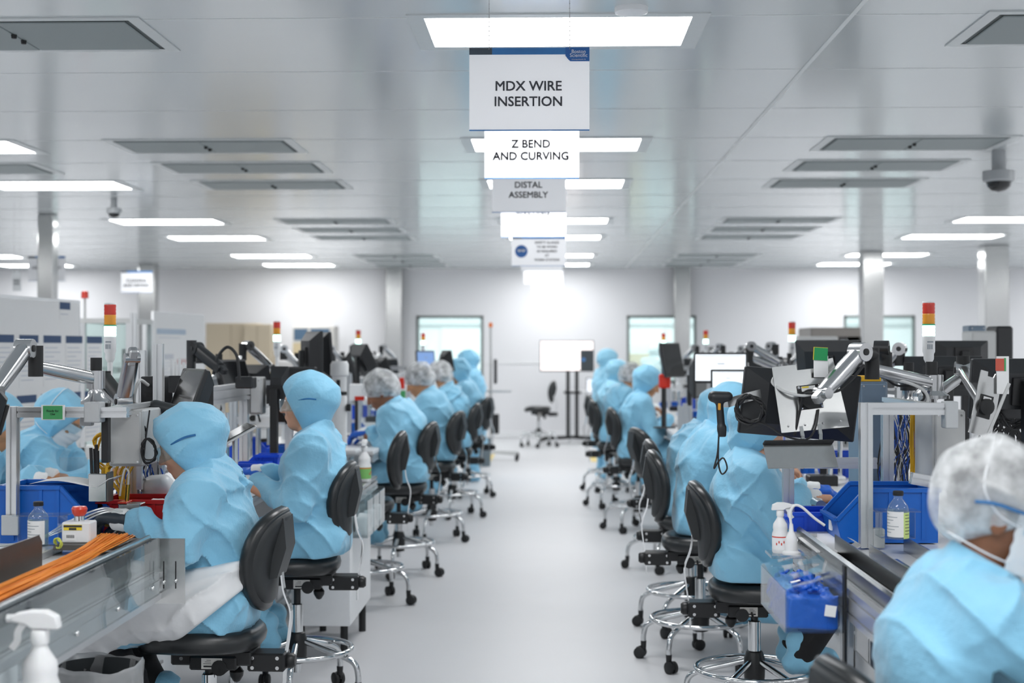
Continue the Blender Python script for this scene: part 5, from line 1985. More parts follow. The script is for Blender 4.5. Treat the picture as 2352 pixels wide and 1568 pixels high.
for x, z, r in ((-.034, -.038, .006), (-.034, .033, .006), (.04, -.038, .006), (.04, .033, .006), (-.09, -.095, .004), (.1, -.098, .004), (-.03, -.097, .004), (.035, -.098, .004)):
    MB(T).ball((x, -.003 if r < .005 else -.0065, z), r, 8).build('screw', m_bolt, t)
MB(T).lathe([(.034, 0), (.034, .01), (.022, .012)], (.0, -.006, -.01), (0, -1, 0), 22).build('swivel', m_dark, t)
lb = MB(T).span((-.025, -.0068, .018), (.025, -.006, .036)).build('label', m_paperw, t)
MB(T).span((-.023, -.0074, .03), (.002, -.0068, .035)).build('label_stripe', m_yellab, lb)
for s_ in (-.045, .02):
    MB(T).sweep([(s_, .0, -.1), (s_, -.004, -.135), (s_ - .035, -.05, -.245)], [(-.006, -.004), (.006, -.004), (.006, .004), (-.006, .004)], False).build('strap', m_steel, t)
# keyboard tray under it
p = W(1838, 1045, 4.85)
t = thing('keyboard_tray', 'sloping steel keyboard tray with black rear lip under the right monitor', 'tray', p, 12)
T = TR((0, 0, 0), 58, 0, 0)
MB(T).span((-.125, -.05, 0), (.125, .04, .004), .001).build('tray', m_steel, t)
MB(T).span((-.125, .04, -.002), (.125, .048, .022), .002).build('lip', m_dark, t)
mb = MB(T).ball((.075, -.005, -.006), .009, 10)
mb.build('knob', m_dark, t)
MB(T).ball((-.09, -.02, -.002), .004, 8).build('screw', m_bolt, t)
# white card with green sticky pad on top
p = W(1885, 830, 4.98)
t = thing('status_cards', 'green and white status cards standing on the right monitor back plate', 'cards', p, 10)
MB().span((-.024, .0, -.055), (.028, .006, .02), .001).build('white_card', m_paperw, t)
MB(TR((-.0, 0, .026), 0, 3, 0)).span((-.024, -.004, -.022), (.024, .0, .022)).build('green_card', mat('green_pad', '#1f9456', .6), t)
MB(TR((-.0, 0, .026), 0, 3, 0)).span((-.0255, .0, -.021), (.025, .004, .0235)).build('yellow_card', m_yellab, t)

# arms
pb = W(2145, 936, 5.2)
monitor_arm('silver monitor arm holding the right monitor from its post', (pb.x, 5.2, 1.42), W(2140, 862, 5.2), W(2003, 848, 5.05), W(1975, 808, 5.0), W(1890, 902, 4.9), .052, .05)
monitor_arm('second silver monitor arm reaching right towards the second back plate', (pb.x + .035, 5.42, 1.42), W(2150, 900, 5.42), W(2212, 862, 5.5), W(2212, 850, 5.5), W(2258, 925, 5.0), .04, .045)
pb = W(2087, 930, 5.9)
monitor_arm('third monitor arm with black upper joint behind the right frame', (pb.x, 5.9, 1.35), W(2087, 860, 5.9), W(2035, 850, 6.0), W(2025, 800, 6.0), W(2045, 880, 6.3), .05, .05)
for o in bpy.data.objects['monitor_support.005'].children:
    if o.name.startswith(('upper', 'lower')):
        o.data.materials[0] = m_monitor
p = W(2262, 920, 4.95)
t = thing('steel_back_plate', 'tilted steel plate with black swivel above the nearest hair net', 'mounting plate', (p.x, 4.95, p.z), 20)
T = TR((0, 0, 0), 0, 14, 0)
MB(T).prism([(-.04, -.12), (.055, -.12), (.05, .1), (.02, .1), (.015, .085), (-.01, .085), (-.012, .1), (-.04, .1)], -.002, .002, (0, 0, 0), (1, 0, 0), (0, 0, 1)).build('plate', m_steel, t)
MB(T).span((-.022, -.006, -.06), (.03, -.002, .02), .001).build('vesa_plate', m_blackmetal, t)
MB(T).lathe([(.028, 0), (.028, .012), (.018, .014)], (.004, -.006, -.02), (0, -1, 0), 20).build('swivel', m_dark, t)
MB(T).span((-.012, -.0068, -.004), (.02, -.006, .014)).build('label', m_paperw, t)
p = W(2290, 900, 5.15)
monitor('black monitor edge behind the tilted steel plate at the right', (p.x + .1, 5.25, p.z + .01), 100, .36, .22, 8, post=.93)
p = W(2302, 838, 4.95)
t = thing('status_cards', 'red and white status cards clipped above the tilted steel plate', 'cards', p, -12)
MB().span((-.018, .0, -.1), (.022, .02, .03), .001).build('white_card', m_paperw, t)
MB().span((-.022, -.004, -.02), (.006, .0, .022)).build('red_card', mat('red_card', '#c85a48', .6), t)
MB().span((.006, -.003, -.021), (.012, .0, .024)).build('colour_tabs', m_greencard, t)

# scanner in fork holder with cable coil
p = W(1652, 925, 5.05)
t = thing('barcode_scanner', 'black barcode scanner hanging in a steel fork before the hooded workers', 'barcode scanner', p)
MB().sweep([(-.01, 0, .0), (.03, .0, .0), (.1, .01, .02), (.16, .02, .035)], [(-.002, -.016), (.002, -.016), (.002, .016), (-.002, .016)], False, True, (0, 0, 1)).build('fork', m_steel, t)
K = SDF((-.06, -.06, -.15), (.09, .06, .08), .0035)
K.cap((-.02, 0, .022), (.03, 0, .022), .02, .018, .01, (0, 1, 0), 1.2)
K.cap((.0, 0, .01), (.008, 0, -.095), .013, .014, .015)
K.rbox((.01, 0, -.1), (.014, .014, .02), None, .005, .01)
K.build('scanner', m_monitor, t)
MB().span((-.006, -.016, -.025), (.004, .0, .0), .002).build('trigger', mat('amber_trigger', '#e0a030', .4), t)
c0 = W(1722, 940, 5.0)
coil('cable_coil', 'black cable coil hanging left of the right monitor back plate', (c0.x, 4.98, c0.z), .052, 8, m_cable, (.15, 1, .1), [W(1760, 975, 4.98), W(1800, 1000, 4.95), W(1850, 1010, 4.93), W(1872, 985, 4.95), W(1880, 940, 4.97)], 21, .0038)
cable('thin black scanner cord looping below the scanner', [W(1652, 985, 5.05), W(1648, 1040, 5.05), W(1640, 1075, 5.05), W(1650, 1060, 5.04), W(1662, 1052, 5.03), W(1670, 1075, 5.03), W(1658, 1088, 5.04), W(1650, 1060, 5.06), W(1651, 990, 5.06)], m_cable, .003)
cable('black cable running down the silver arm to the right monitor', [W(1985, 838, 4.97), W(1958, 870, 4.95), W(1930, 895, 4.92), W(1890, 903, 4.9), W(1850, 905, 4.92), W(1838, 940, 4.95), W(1825, 1000, 4.96)], m_cable, .005)
cable('white cable crossing the right monitor back plate', [W(1778, 865, 5.0), W(1775, 880, 4.98), W(1800, 898, 4.95), W(1840, 908, 4.92), W(1870, 905, 4.92)], m_gcable, .005)
cable('grey cable looping under the lower link of the right arm', [W(2030, 865, 5.1), W(2090, 880, 5.1), W(2125, 900, 5.1), W(2130, 925, 5.1), W(2100, 935, 5.1), W(2080, 937, 5.1)], m_gcable, .006)
cable('black cable looping under the right arm beside the grey one', [W(2035, 870, 5.15), W(2060, 885, 5.14), W(2110, 890, 5.13), W(2122, 915, 5.12), W(2095, 930, 5.1), W(2075, 936, 5.1)], m_cable, .004)
cable('grey cable hanging beside the tilted steel plate', [W(2318, 880, 4.9), W(2310, 900, 4.9), W(2290, 950, 4.9), W(2270, 995, 4.9), W(2262, 1010, 4.9)], m_gcable, .006)
coil('cable_coil', 'large black cable coil behind the nearest hair net', (W(2330, 935, 5.2).x, 5.2, W(2330, 935, 5.2).z), .055, 7, m_cable, (.2, 1, 0), None, 25, .004, squash=1.4)

# cabinet, yellow and blue hoses behind the frame
enclosure('tall blue-grey control cabinet behind the right aluminium post', (W(1972, 950, 5.7).x, 5.7, 1.02), (W(2022, 950, 5.7).x + .03, 5.9, 1.47), mat('bluegrey_panel', '#6c7f92', .4), 'control_cabinet', 'cabinet')
rr = random.Random(14)
mb = MB()
for i in range(12):
    p = W(2098, 1050, 5.4)
    a = rr.uniform(-1, 1)
    mb.tube(spl([(p.x + .01 * a, 5.4, 1.36), (p.x + .018 * a, 5.39, 1.25), (p.x - .005 + .012 * a, 5.38, 1.14), (p.x - .01 + .02 * a, 5.4, .99)], 5), .0035, 6)
mb.build('cable_bundle', m_yellow, label='tied bundle of yellow cables hanging behind the right blue bin', cat='cables', kind='stuff')
mb = MB()
for i in range(40):
    p = W(2065 + rr.uniform(-30, 35), 1050, 5.6)
    mb.m = rr.choice((0, 0, 1, 1, 2))
    mb.tube(spl([(p.x, 5.6, 1.36), (p.x + rr.uniform(-.04, .04), 5.58, 1.25), (p.x + rr.uniform(-.06, .06), 5.6, 1.12), (p.x + rr.uniform(-.05, .05), 5.6, .95)], 5), .0035, 6)
mb.build('hose_tangle', [m_bcable, m_cable, m_gcable], label='tangle of blue and black hoses behind the right blue bin', cat='hoses', kind='stuff')
mb = MB()
for i in range(40):
    p = W(2310 + rr.uniform(-40, 60), 950, 5.5)
    mb.m = 0
    mb.tube(spl([(p.x, 5.5, 1.45), (p.x + rr.uniform(-.04, .04), 5.48, 1.35), (p.x + rr.uniform(-.06, .06), 5.5, 1.22), (p.x + rr.uniform(-.05, .05), 5.5, 1.0)], 5), .004, 6)
mb.build('hose_tangle', [m_cable], label='dark hose tangle behind the tilted steel plate at the right', cat='hoses', kind='stuff')
# lens fixture by the bare hand
p = W(1872, 1135, 5.75)
t = thing('lens_fixture', 'black fixture with round steel end under the bare hand', 'fixture', (p.x, 5.7, .92))
MB().span((-.06, -.05, 0), (.05, .06, .05), .004).build('block', m_blackmetal, t)
MB().cyl((-.0, -.075, .065), (-.0, .05, .065), .02, n=18).build('barrel', m_steel, t)
MB().span((.06, -.04, 0), (.1, .04, .06), .004).build('yellow_block', mat('yellow_plastic', '#d6c560', .5), t)
# shelf with blue bags below the near right bench
for z, x in ((.62, .92), (.46, .86)):
    MB().span(LP(x, 2.7, z), LP(x + .004, 4.45, z + .06)).build('shelf_rail', m_steel, WING)
    MB().span(LP(x, 2.7, z - .004), LP(x + .45, 4.45, z)).build('shelf_plate', m_steel, WING)
for y in (2.75, 4.4):
    for x in (.9, 1.35):
        MB().extr(LP(x, y, 0), LP(x, y, .88), .035).build('upright', m_alu, WING)
m_bag = mat('blue_film_bag', '#2f9fe0', .25, noise=.15, nscale=15, bump=.4, bscale=30)
for i, (x, y, z, w) in enumerate(((1.08, 3.85, .66, .3), (1.06, 3.5, .655, .3), (1.0, 3.8, .50, .3), (1.0, 3.45, .50, .3))):
    K = SDF((-.2, -.3, -.08), (.2, .3, .1), .008)
    K.rbox((0, 0, 0), (.13, .22, .035), None, .03, .02)
    K.warp(folds(40 + i, .014))
    o = K.build('blue_bag', m_bag, label='%s blue film bag on the %s steel shelf' % (('farther', 'nearer')[i % 2], ('upper', 'lower')[i // 2]), cat='bag')
    o.location = (x, y, z)
tower_light('signal light with glowing green lens nearest on the right bench', 2133, 692, 5.85, .92)

for x, y, w, l, lab in ((1.55, 6.4, .4, .8, 'pale pedestal cabinet under the right bench behind the first workers'), (1.45, 9.6, .5, .8, 'pale pedestal cabinet under the right bench behind the empty chair'), (1.3, 11.4, .4, .8, 'pale pedestal cabinet under the right bench before the reaching worker')):
    t = thing('pedestal_cabinet', lab, 'cabinet', (x, y, 0))
    MB().span((-w / 2, 0, .06), (w / 2, l, .8), .005).build('body', m_white, t)
    MB().span((-w / 2 - .02, -.01, .04), (w / 2 + .02, l + .01, .09), .004).build('base_rail', m_alu, t)
    for q in range(3):
        dr = MB().span((-w / 2 - .014, .02, .11 + q * .225), (-w / 2, l - .02, .32 + q * .225), .003).build('drawer', m_white, t)
        MB().bar((-w / 2 - .024, l * .35, .27 + q * .225), (-w / 2 - .024, l * .65, .27 + q * .225), .01, .012).build('handle', m_steel, dr)
# ================================================================== FARTHER STATIONS
STN = {}


def station(side, y, where, seed, bx):
    """One assembly station on a bench: frame, screens on arms, microscope, bins, boxes."""
    r = random.Random(seed)
    s = -1 if side < 0 else 1

    def X(u):
        return s * (bx + u)
    z = .92
    profile_frame('aluminium_frame', 'aluminium profile frame %s' % where, [
        ((X(.55), y, z), (X(.55), y, 1.42), 'post'), ((X(.2), y + .9, z), (X(.2), y + .9, 1.4), 'post'), ((X(.55), y + .9, z), (X(.55), y + .9, 1.42), 'post'),
        ((X(.55), y + .02, 1.4), (X(.55), y + .88, 1.4), 'beam'), ((X(.22), y + .9, 1.38), (X(.53), y + .9, 1.38), 'beam'), ((X(.2), y + .9, 1.15), (X(.53), y + .9, 1.15), 'beam')], .045)
    monitor('dark monitor on an arm %s' % where, (X(.42), y + .35, 1.42 + r.uniform(-.03, .05)), (0 if s < 0 else 180) + r.uniform(-30, 30), .35, .22, r.uniform(5, 22))
    monitor_arm('silver monitor arm %s' % where, (X(.55), y + .5, 1.42), (X(.55), y + .5, 1.52), (X(.62), y + .3, 1.55), (X(.62), y + .3, 1.6), (X(.49), y + .36, 1.44), .05, .05)
    monitor('second dark monitor turned aside %s' % where, (X(.5), y + 1.25, 1.38 + r.uniform(0, .08)), (60 if s < 0 else 120) + r.uniform(-20, 20), .3, .2, r.uniform(0, 15), post=.92)
    monitor_arm('black jointed arm raised %s' % where, (X(.6), y + 1.1, z), (X(.6), y + 1.1, 1.45), (X(.55), y + 1.15, 1.56), (X(.52), y + 1.17, 1.62), (X(.4), y + 1.3, 1.48), .05, .05)
    microscope('white microscope %s' % where, (X(.3), y + .6, z), 0 if s < 0 else 180, .95)
    enclosure('grey electrical box %s' % where, (min(X(.46), X(.62)), y + .06, 1.05), (max(X(.46), X(.62)), y + .28, 1.34))
    storage_bin('blue bin %s' % where, (X(.42), y + .75, z), (.24, .16, .13), 0 if s < 0 else 180, m_blue2, .5, tag_=False)
    storage_bin('shallow blue bin %s' % where, (X(.2), y + 1.0, z), (.2, .2, .07), 0 if s < 0 else 180, m_blue, .6, tag_=False)
    coil('cable_coil', 'black cable coil hanging %s' % where, (X(.5), y + .2, 1.22), .07, 5, m_cable, (1, .6, 0), None, seed, .005, squash=1.4)
    coil('cable_coil', 'grey cable coil hanging %s' % where, (X(.5), y + 1.1, 1.15), .08, 4, m_gcable, (1, -.4, 0), None, seed + 1, .005, squash=1.5)
    t = thing('press_fixture', 'small black and steel press %s' % where, 'press', (X(.22), y + .25, z))
    MB().span((-.07, -.06, 0), (.07, .06, .05), .004).build('base', m_blackmetal, t)
    MB().cyl((s * .04, 0, .05), (s * .04, 0, .3), .016, n=12).build('column', m_chrome, t)
    MB().span((-.05, -.04, .22), (.06, .04, .29), .006).build('head', m_white, t)
    MB().cyl((-s * .02, 0, .12), (-s * .02, 0, .22), .012, n=10).build('ram', m_steel, t)
    MB().tube([(-.02, -.05, .26), (-.02, -.12, .32)], .006, 6).build('lever', m_dark, t)
    t = thing('instrument_box', 'white instrument box with dark dial %s' % where, 'instrument', (X(.5), y + .98, z + 0))
    MB().span((-.09, -.07, 0), (.09, .07, .14), .006).build('case', m_white, t)
    MB().span((-.06, -.073, .05), (.02, -.07, .12)).build('display', m_screenoff, t)
    MB().lathe([(0, .014), (.016, .012), (.018, 0)], (.055, -.07, .06), (0, -1, 0), 12).build('dial', m_dark, t)


WL = ['at the second station along the left bench', 'behind the hair net workers on the left bench', 'at the fourth station along the left bench', 'at the far end of the left bench']
for i, y in enumerate((8.0, 10.6, 13.0, 15.4)):
    station(-1, y, WL[i], 50 + i * 3, 1.46)
WR = ['beyond the first hooded workers on the right bench', 'opposite the empty chair on the right bench', 'at the fourth station along the right bench', 'at the far end of the right bench']
for i, y in enumerate((6.9, 9.6, 12.9, 15.4)):
    station(1, y, WR[i], 80 + i * 3, 1.12)

tower_light('signal light second along the left bench before the beige cabinets', 636, 737, 9.9, .92)
tower_light('signal light third along the left bench', 823, 757, 14.5, .92)
tower_light('signal light fourth along the left bench before the first back window', 972, 764, 17.0, .92)
tower_light('signal light second along the right bench beside the lit white monitors', 1819, 738, 10.1, .92)
tower_light('signal light third along the right bench', 1621, 757, 14.5, .92)
tower_light('signal light fourth along the right bench before the middle back window', 1524, 764, 17.2, .92)

# second wing on the left: white cabinet under a shelf, spray bottle, clear dispensers
t = thing('bench_wing', 'second left bench wing beside the empty third chair', 'workbench', (-1.22, 7.25, 0))
MB().span((-.2, 0, .84), (.19, 1.05, .86), .003).build('shelf', m_steel, t)
MB().extr((.17, 0, .81), (.17, 1.05, .81), .045).build('rail', m_alu, t)
for y in (.05, 1.0):
    MB().extr((-.1, y, .02), (-.1, y, .84), .045).build('leg', m_alu, t)
p0, p1 = W(670, 1300, 7.3), W(805, 1437, 7.3)
t = thing('white_cabinet', 'white cabinet under the second left bench wing', 'cabinet', ((p0.x + p1.x) / 2, 7.3, 0))
w = (p1.x - p0.x) / 2
MB().span((-w, 0, p1.z), (w, .8, .76), .004).build('body', m_white, t)
MB().span((-w - .0, -.012, p1.z), (w, 0, .755), .003).build('door', m_white, t)
for x in (-w + .04, w - .04):
    for y in (.05, .75):
        MB().cyl((x, y, 0), (x, y, p1.z), .02, n=10).build('leg', m_dark, t)
p = W(837, 1112, 7.9)
spray_bottle('white squeeze bottle with green label on the second left bench wing', (p.x, 7.9, .861), 90, .9, False, None, mat('orange_band', '#e07a40', .5))
for o in bpy.data.objects:
    if o.name.startswith('label') and o.parent and o.parent.get('label', '').startswith('white squeeze bottle'):
        o.data.materials[0] = mat('green_label', '#7fbf6a', .6)
for i in range(3):
    t = thing('clear_dispenser', '%s clear acrylic dispenser hanging on the second left wing' % ('front', 'middle', 'rear')[i], 'dispenser', (-1.0, 7.45 + i * .26, .62))
    MB().span((-.04, -.11, 0), (.04, .11, .004)).build('floor_panel', m_acryl, t)
    MB().span((.036, -.11, .004), (.04, .11, .19)).build('front_panel', m_acryl, t)
    MB().span((-.04, -.11, .004), (-.036, .11, .22)).build('rear_panel', m_acryl, t)
    MB().span((-.036, -.11, .004), (.036, -.106, .2)).build('side_panel', m_acryl, t)
    MB().span((-.036, .106, .004), (.036, .11, .2)).build('side_panel', m_acryl, t)
    G = SDF((-.04, -.11, 0), (.04, .11, .17), .008)
    G.rbox((0, 0, .06), (.028, .098, .045), None, .01, .01)
    G.warp(folds(60 + i, .008))
    G.build('contents', m_paperw, t)

# orange wires on the main left bench
for k, (y0, y1, x, lab) in enumerate(((5.75, 8.0, -1.62, 'bundle of orange wires on the bench beside the upright hooded worker'), (5.6, 7.2, -1.5, 'thin spread of orange wires before the upright hooded worker'))):
    mb = MB()
    rr = random.Random(30 + k)
    for i in range(34):
        a, b, c = rr.uniform(-1, 1), rr.uniform(0, 1), rr.uniform(-1, 1)
        mb.m = i % 4 == 0
        mb.tube(spl([(x + a * .07 - .05 * q + c * .03 * math.sin(q * 5), y0 + (y1 - y0) * q, .926 + b * .02) for q in (0, .25, .5, .75, 1)], 3), .0026, 5)
    mb.build('wire_bundle', [m_orange, m_cable2], label=lab, cat='wires', kind='stuff')
for k, (x, y0, y1) in enumerate(((-1.56, 5.6, 8.2), (-1.70, 5.6, 8.2))):
    MB().span((x - .012, y0, .92), (x + .012, y1, .955), .004).build('channel_strip', m_darksteel, label='dark steel channel strip %s the orange wires on the left bench' % ('between', 'behind')[k], cat='channel')
storage_bin('blue bin standing behind the nearest left hood', (W(565, 1030, 6.9).x, 6.9, .925), (.2, .14, .12), 180, m_blue2, .5, tag_=False)
storage_bin('second blue bin near the upright hooded worker', (W(603, 1025, 7.05).x, 7.05, .925), (.16, .1, .15), 180, m_blue2, .6, tag_=False)
storage_bin('third blue bin beside the upright hooded worker', (W(650, 1022, 7.3).x, 7.3, .925), (.16, .14, .12), 180, m_blue, .6, tag_=False)
p = W(643, 905, 7.6)
monitor('tall black monitor edge before the upright hooded worker', (p.x, 7.6, p.z), 80, .1, .30, 0, post=.92)
p = W(668, 880, 7.7)
monitor('dark monitor angled behind the upright hooded worker', (p.x, 7.75, p.z - .02), 235, .34, .22, 5, post=.92)
p = W(722, 815, 9.0)
monitor('pair-front black monitor edge above the upright hooded worker', (p.x, 9.0, p.z), 25, .34, .30, 0, post=.92)
p = W(742, 815, 9.3)
monitor('pair-rear black monitor edge above the upright hooded worker', (p.x, 9.35, p.z), 25, .34, .30, 4, post=.92)
p = W(785, 900, 9.3)
t = thing('stereo_microscope', 'large white stereo microscope column right of the upright hooded worker', 'microscope', (p.x, 9.2, .92))
MB().span((-.1, -.1, 0), (.12, .12, .03), .008).build('base', m_white, t)
MB().lathe([(.05, .03), (.05, .36), (.045, .38)], n=22).build('column', m_white, t)
MB().lathe([(.046, .38), (.05, .385), (.05, .40), (.046, .405)], n=22).build('collar', m_dark, t)
MB().lathe([(.046, .405), (.048, .5), (.06, .51), (.06, .58), (.048, .6), (0, .6)], n=22).build('head', m_white, t)
MB().span((-.012, -.056, .43), (.012, -.046, .48), .002).build('window', m_dark, t)
for s_ in (-1, 1):
    MB().cyl((s_ * .05, -.02, .3), (s_ * .075, -.02, .3), .024, n=14).build('knob', m_dark, t)
p = W(850, 830, 11)
monitor('dark tilted monitor above the nearest left hair net worker', (p.x - .02, 11.0, p.z), 30, .3, .3, 28, post=.92)
p = W(822, 885, 10.4)
t = thing('red_box', 'red and white parts box behind the nearest left hair net worker', 'box', (p.x, 10.5, 1.22))
MB().span((-.07, -.05, 0), (.05, .05, .12), .004).build('carton', m_paperw, t)
MB().span((-.03, -.053, .0), (.04, -.05, .03)).build('red_stripe', m_red, t)
MB().cyl((0, 0, -.3), (0, 0, 0), .012, n=8).build('stand', m_alu, t)
p = W(850, 955, 10.0)
MB(TR((p.x, 10.3, .92), -12, 0, 0)).span((-.1, 0, 0), (.12, .004, .3), .001).build('clear_shield', m_acryl, label='tilted clear shield in front of the nearest left hair net worker', cat='shield')
p = W(977, 827, 14)
monitor('lit blue monitor above the hair net workers on the left', (p.x, 14.0, p.z), -62, .2, .19, 8, m_screenblue, post=.92)
p = W(1030, 828, 14.8)
monitor('black monitor above the last hooded worker on the left', (p.x, 14.8, p.z), 20, .3, .22, 10, post=.92)
p = W(922, 880, 12.6)
MB().span((p.x - .02, 12.6, p.z - .05), (p.x + .025, 12.66, p.z + .05), .003).build('red_signal_box', m_red, label='small red box between two hair net workers on the left', cat='box')
p = W(925, 905, 12.6)
MB().span((p.x - .02, 12.6, .92), (p.x + .02, 12.65, p.z + .03), .003).build('green_tag', m_greencard, label='small green tag below the red box on the left', cat='tag')

# far left worker side: posters, whiteboards
def board(label, pa, pb, da, db, ztop, zbot, items, frame=m_alu, name='whiteboard'):
    a, b = W(pa, 700, da), W(pb, 700, db)
    a.z = b.z = 0
    u = (b - a)
    L = u.length
    t = thing(name, label, 'board', (a.x, a.y, 0), math.degrees(math.atan2(u.y, u.x)))
    MB().span((-.02, -.012, zbot), (L + .02, .012, ztop), .002).build('frame', frame, t)
    MB().span((0, -.0135, zbot + .02), (L, -.012, ztop - .02)).build('panel', m_paperw, t)
    for x in (.1, L - .1):
        MB().extr((x, .03, .05), (x, .03, ztop - .02), .04).build('leg', frame, t)
        MB().extr((x, -.25, .03), (x, .3, .03), .04).build('foot', frame, t)
    for x, z, w, h, hc in items:
        q = MB().span((x - w / 2, -.0155, z - h / 2), (x + w / 2, -.0138, z + h / 2)).build('sheet', m_paperw, t)
        MB().span((x - w / 2, -.017, z + h / 2 - .05), (x + w / 2, -.0156, z + h / 2)).build('header', hc, q)
        mb = MB()
        for k in range(int(h / .03) - 3):
            e = w * (.36 + .1 * math.sin(k * 2.3))
            mb.span((x - w * .42, -.0166, z + h / 2 - .085 - k * .03), (x - w * .42 + e * 2, -.0156, z + h / 2 - .08 - k * .03))
        mb.build('text_lines', mat('faint_print', '#c3cad6', .7), q)
    return t


items = []
for i in range(7):
    items += [(.25 + i * .335, 1.52, .26, .34, m_navy), (.22 + i * .335, 1.12, .27, .36, m_navy)]
items.append((1.78, 1.86, .16, .12, m_navy))
board('white notice board with rows of blue-headed sheets at the left edge', -180, 178, 7.9, 9.9, 1.94, .75, items)
its = [(.45, 1.72, .8, .14, mat('pale_blue_print', '#b8c9da', .7)), (.3, 1.3, .4, .5, mat('pale_grey_print', '#d3d7de', .7)), (.8, 1.25, .4, .5, mat('pale_red_print', '#d9c3c4', .7)), (.5, .95, .7, .1, mat('lilac_print', '#cdbfe0', .7))]
board('white poster board with diagrams before the beige cabinets', 352, 465, 13.1, 14.5, 1.95, .7, its, m_white, 'poster_board')
board('narrow white poster board beside the diagram board', 336, 352, 12.6, 12.9, 1.86, .7, [(.12, 1.4, .18, .5, mat('pale_red_print', '#d9c3c4', .7))], m_white, 'poster_board')
# glazed cabinet and machinery behind the left workers
p0, p1 = W(184, 742, 11.5), W(300, 900, 11.5)
t = thing('glazed_machine', 'grey glazed machine cabinet behind the left signal light', 'machine', ((p0.x + p1.x) / 2, 11.5, 0))
w = (p1.x - p0.x) / 2
for x in (-w, w - .04):
    for y in (0, .6):
        MB().span((x, y, 0), (x + .04, y + .04, p0.z)).build('post', m_alu, t)
MB().span((-w, 0, p0.z), (w, .64, p0.z + .04)).build('top', m_greybox, t)
MB().span((-w, 0, 0), (w, .64, .8), .005).build('base', m_greybox, t)
MB().span((-w + .04, .01, .82), (w - .04, .016, p0.z)).build('glass', m_glass, t)
for i in range(6):
    MB().span((-w + .1, .2, .9 + i * .1), (w - .16, .45, .95 + i * .1), .006).build('module', m_steel if i % 2 else m_greybox, t)
MB().span((w - .12, .15, .82), (w - .05, .4, 1.6), .005).build('black_unit', m_monitor, t)
tw = W(195, 668, 11.6)
t = thing('beacon', 'single red beacon on a grey pole above the glazed cabinet', 'beacon', (tw.x, 11.6, p0.z + .04))
MB().cyl((0, 0, 0), (0, 0, tw.z - p0.z - .1), .011, n=10).build('pole', m_greybox, t)
MB().lathe([(.03, tw.z - p0.z - .1), (.028, tw.z - p0.z - .045), (0, tw.z - p0.z - .035)], n=16).build('lens', m_red, t)
profile_frame('teal_upright', 'slim grey-green upright before the diagram board', [((W(307, 800, 11).x, 11, 0), (W(307, 719, 11).x, 11, W(307, 719, 11).z), 'post')], .045)

# beige cabinets along the back wall
def cupboard(label, xa, xb, ytop, d, m, win=None):
    a, b = W(xa, ytop, d), W(xb, ytop, d)
    t = thing('storage_cabinet', label, 'cabinet', ((a.x + b.x) / 2, d, 0))
    w = (b.x - a.x) / 2
    MB().span((-w, .02, .05), (w, .5, a.z), .006).build('body', m, t)
    MB().span((-w + .02, .06, 0), (w - .02, .46, .05)).build('plinth', m_dark, t)
    for s_ in (-1, 1):
        dr = MB().span((min(0, s_ * w) + .004, 0, .07), (max(0, s_ * w) - .004, .02, a.z - .02), .003).build('door', m, t)
        MB().bar((s_ * .04, -.012, 1.0), (s_ * .04, -.012, 1.14), .012, .012, .002).build('handle', m_steel, dr)
    for lo, hi, mm in win or ():
        MB().span((lo[0], -.004, lo[1]), (hi[0], .0, hi[1])).build('window_content', mm, t)
    return t


m_yel = mat('yellow_parts', '#d8bf22', .5)
cupboard('wide beige steel cabinet at the back wall on the left', 472, 590, 742, 24.4, m_beige)
cupboard('beige steel cabinet with yellow contents beside the wide one', 560, 622, 744, 24.2, m_beige, [((.0, .95), (.17, 1.32), m_yel), ((.0, 1.08), (.17, 1.2), mat('dark_parts', '#4a4038', .6)), ((.0, 1.32), (.17, 1.6), m_beige)])
cupboard('pale cabinet with blue boxes inside near the back pilaster', 672, 768, 748, 24.6, mat('pale_cabinet', '#d7d5d0', .5), [((-.05, 1.7), (.28, 1.95), mat('blue_boxes', '#54718c', .6)), ((-.34, 1.75), (-.1, 1.95), mat('blue_boxes', '#54718c', .6)), ((-.36, 1.2), (-.12, 1.7), mat('cream_boxes', '#d9c9a4', .6))])

# screen on a mobile stand, lone monitor beside it
a, b = W(1240, 782, 24.2), W(1364, 853, 24.2)
cx, w, hh = (a.x + b.x) / 2, (b.x - a.x) / 2, (a.z - b.z) / 2
t = thing('display_stand', 'large lit screen on a black wheeled stand at the far wall', 'screen', (cx, 24.2, 0))
zc = (a.z + b.z) / 2
MB().span((-w, 0, zc - hh), (w, .05, zc + hh), .004).build('housing', m_monitor, t)
MB().span((-w + .015, -.003, zc - hh + .02), (w - .015, 0, zc + hh - .015)).build('screen', mat('bright_screen', '#fff4f1', .4, emit=1.0, noise=0), t)
q = MB().span((w * .5, -.006, zc - hh + .02), (w - .015, -.003, zc + hh * .4)).build('dark_window', mat('dark_window', '#4a5055', .4), t)
MB().lathe([(.0, .004), (.032, .003), (.032, 0)], (w * .62, -.006, zc - .06), (0, -1, 0), 16).build('blue_dot', mat('blue_dot', '#5a95d6', .4), q)
MB().span((-w + .015, -.005, zc + hh * .70), (w - .015, -.003, zc + hh * .73)).build('title_line', m_textgrey, t)
for x in (.02, .17):
    MB().span((x - .03, .05, .1), (x + .03, .1, zc + hh * .5), .005).build('pole', m_blackmetal, t)
MB().span((-.05, -.1, .84), (.24, .16, .88), .005).build('tray', m_blackmetal, t)
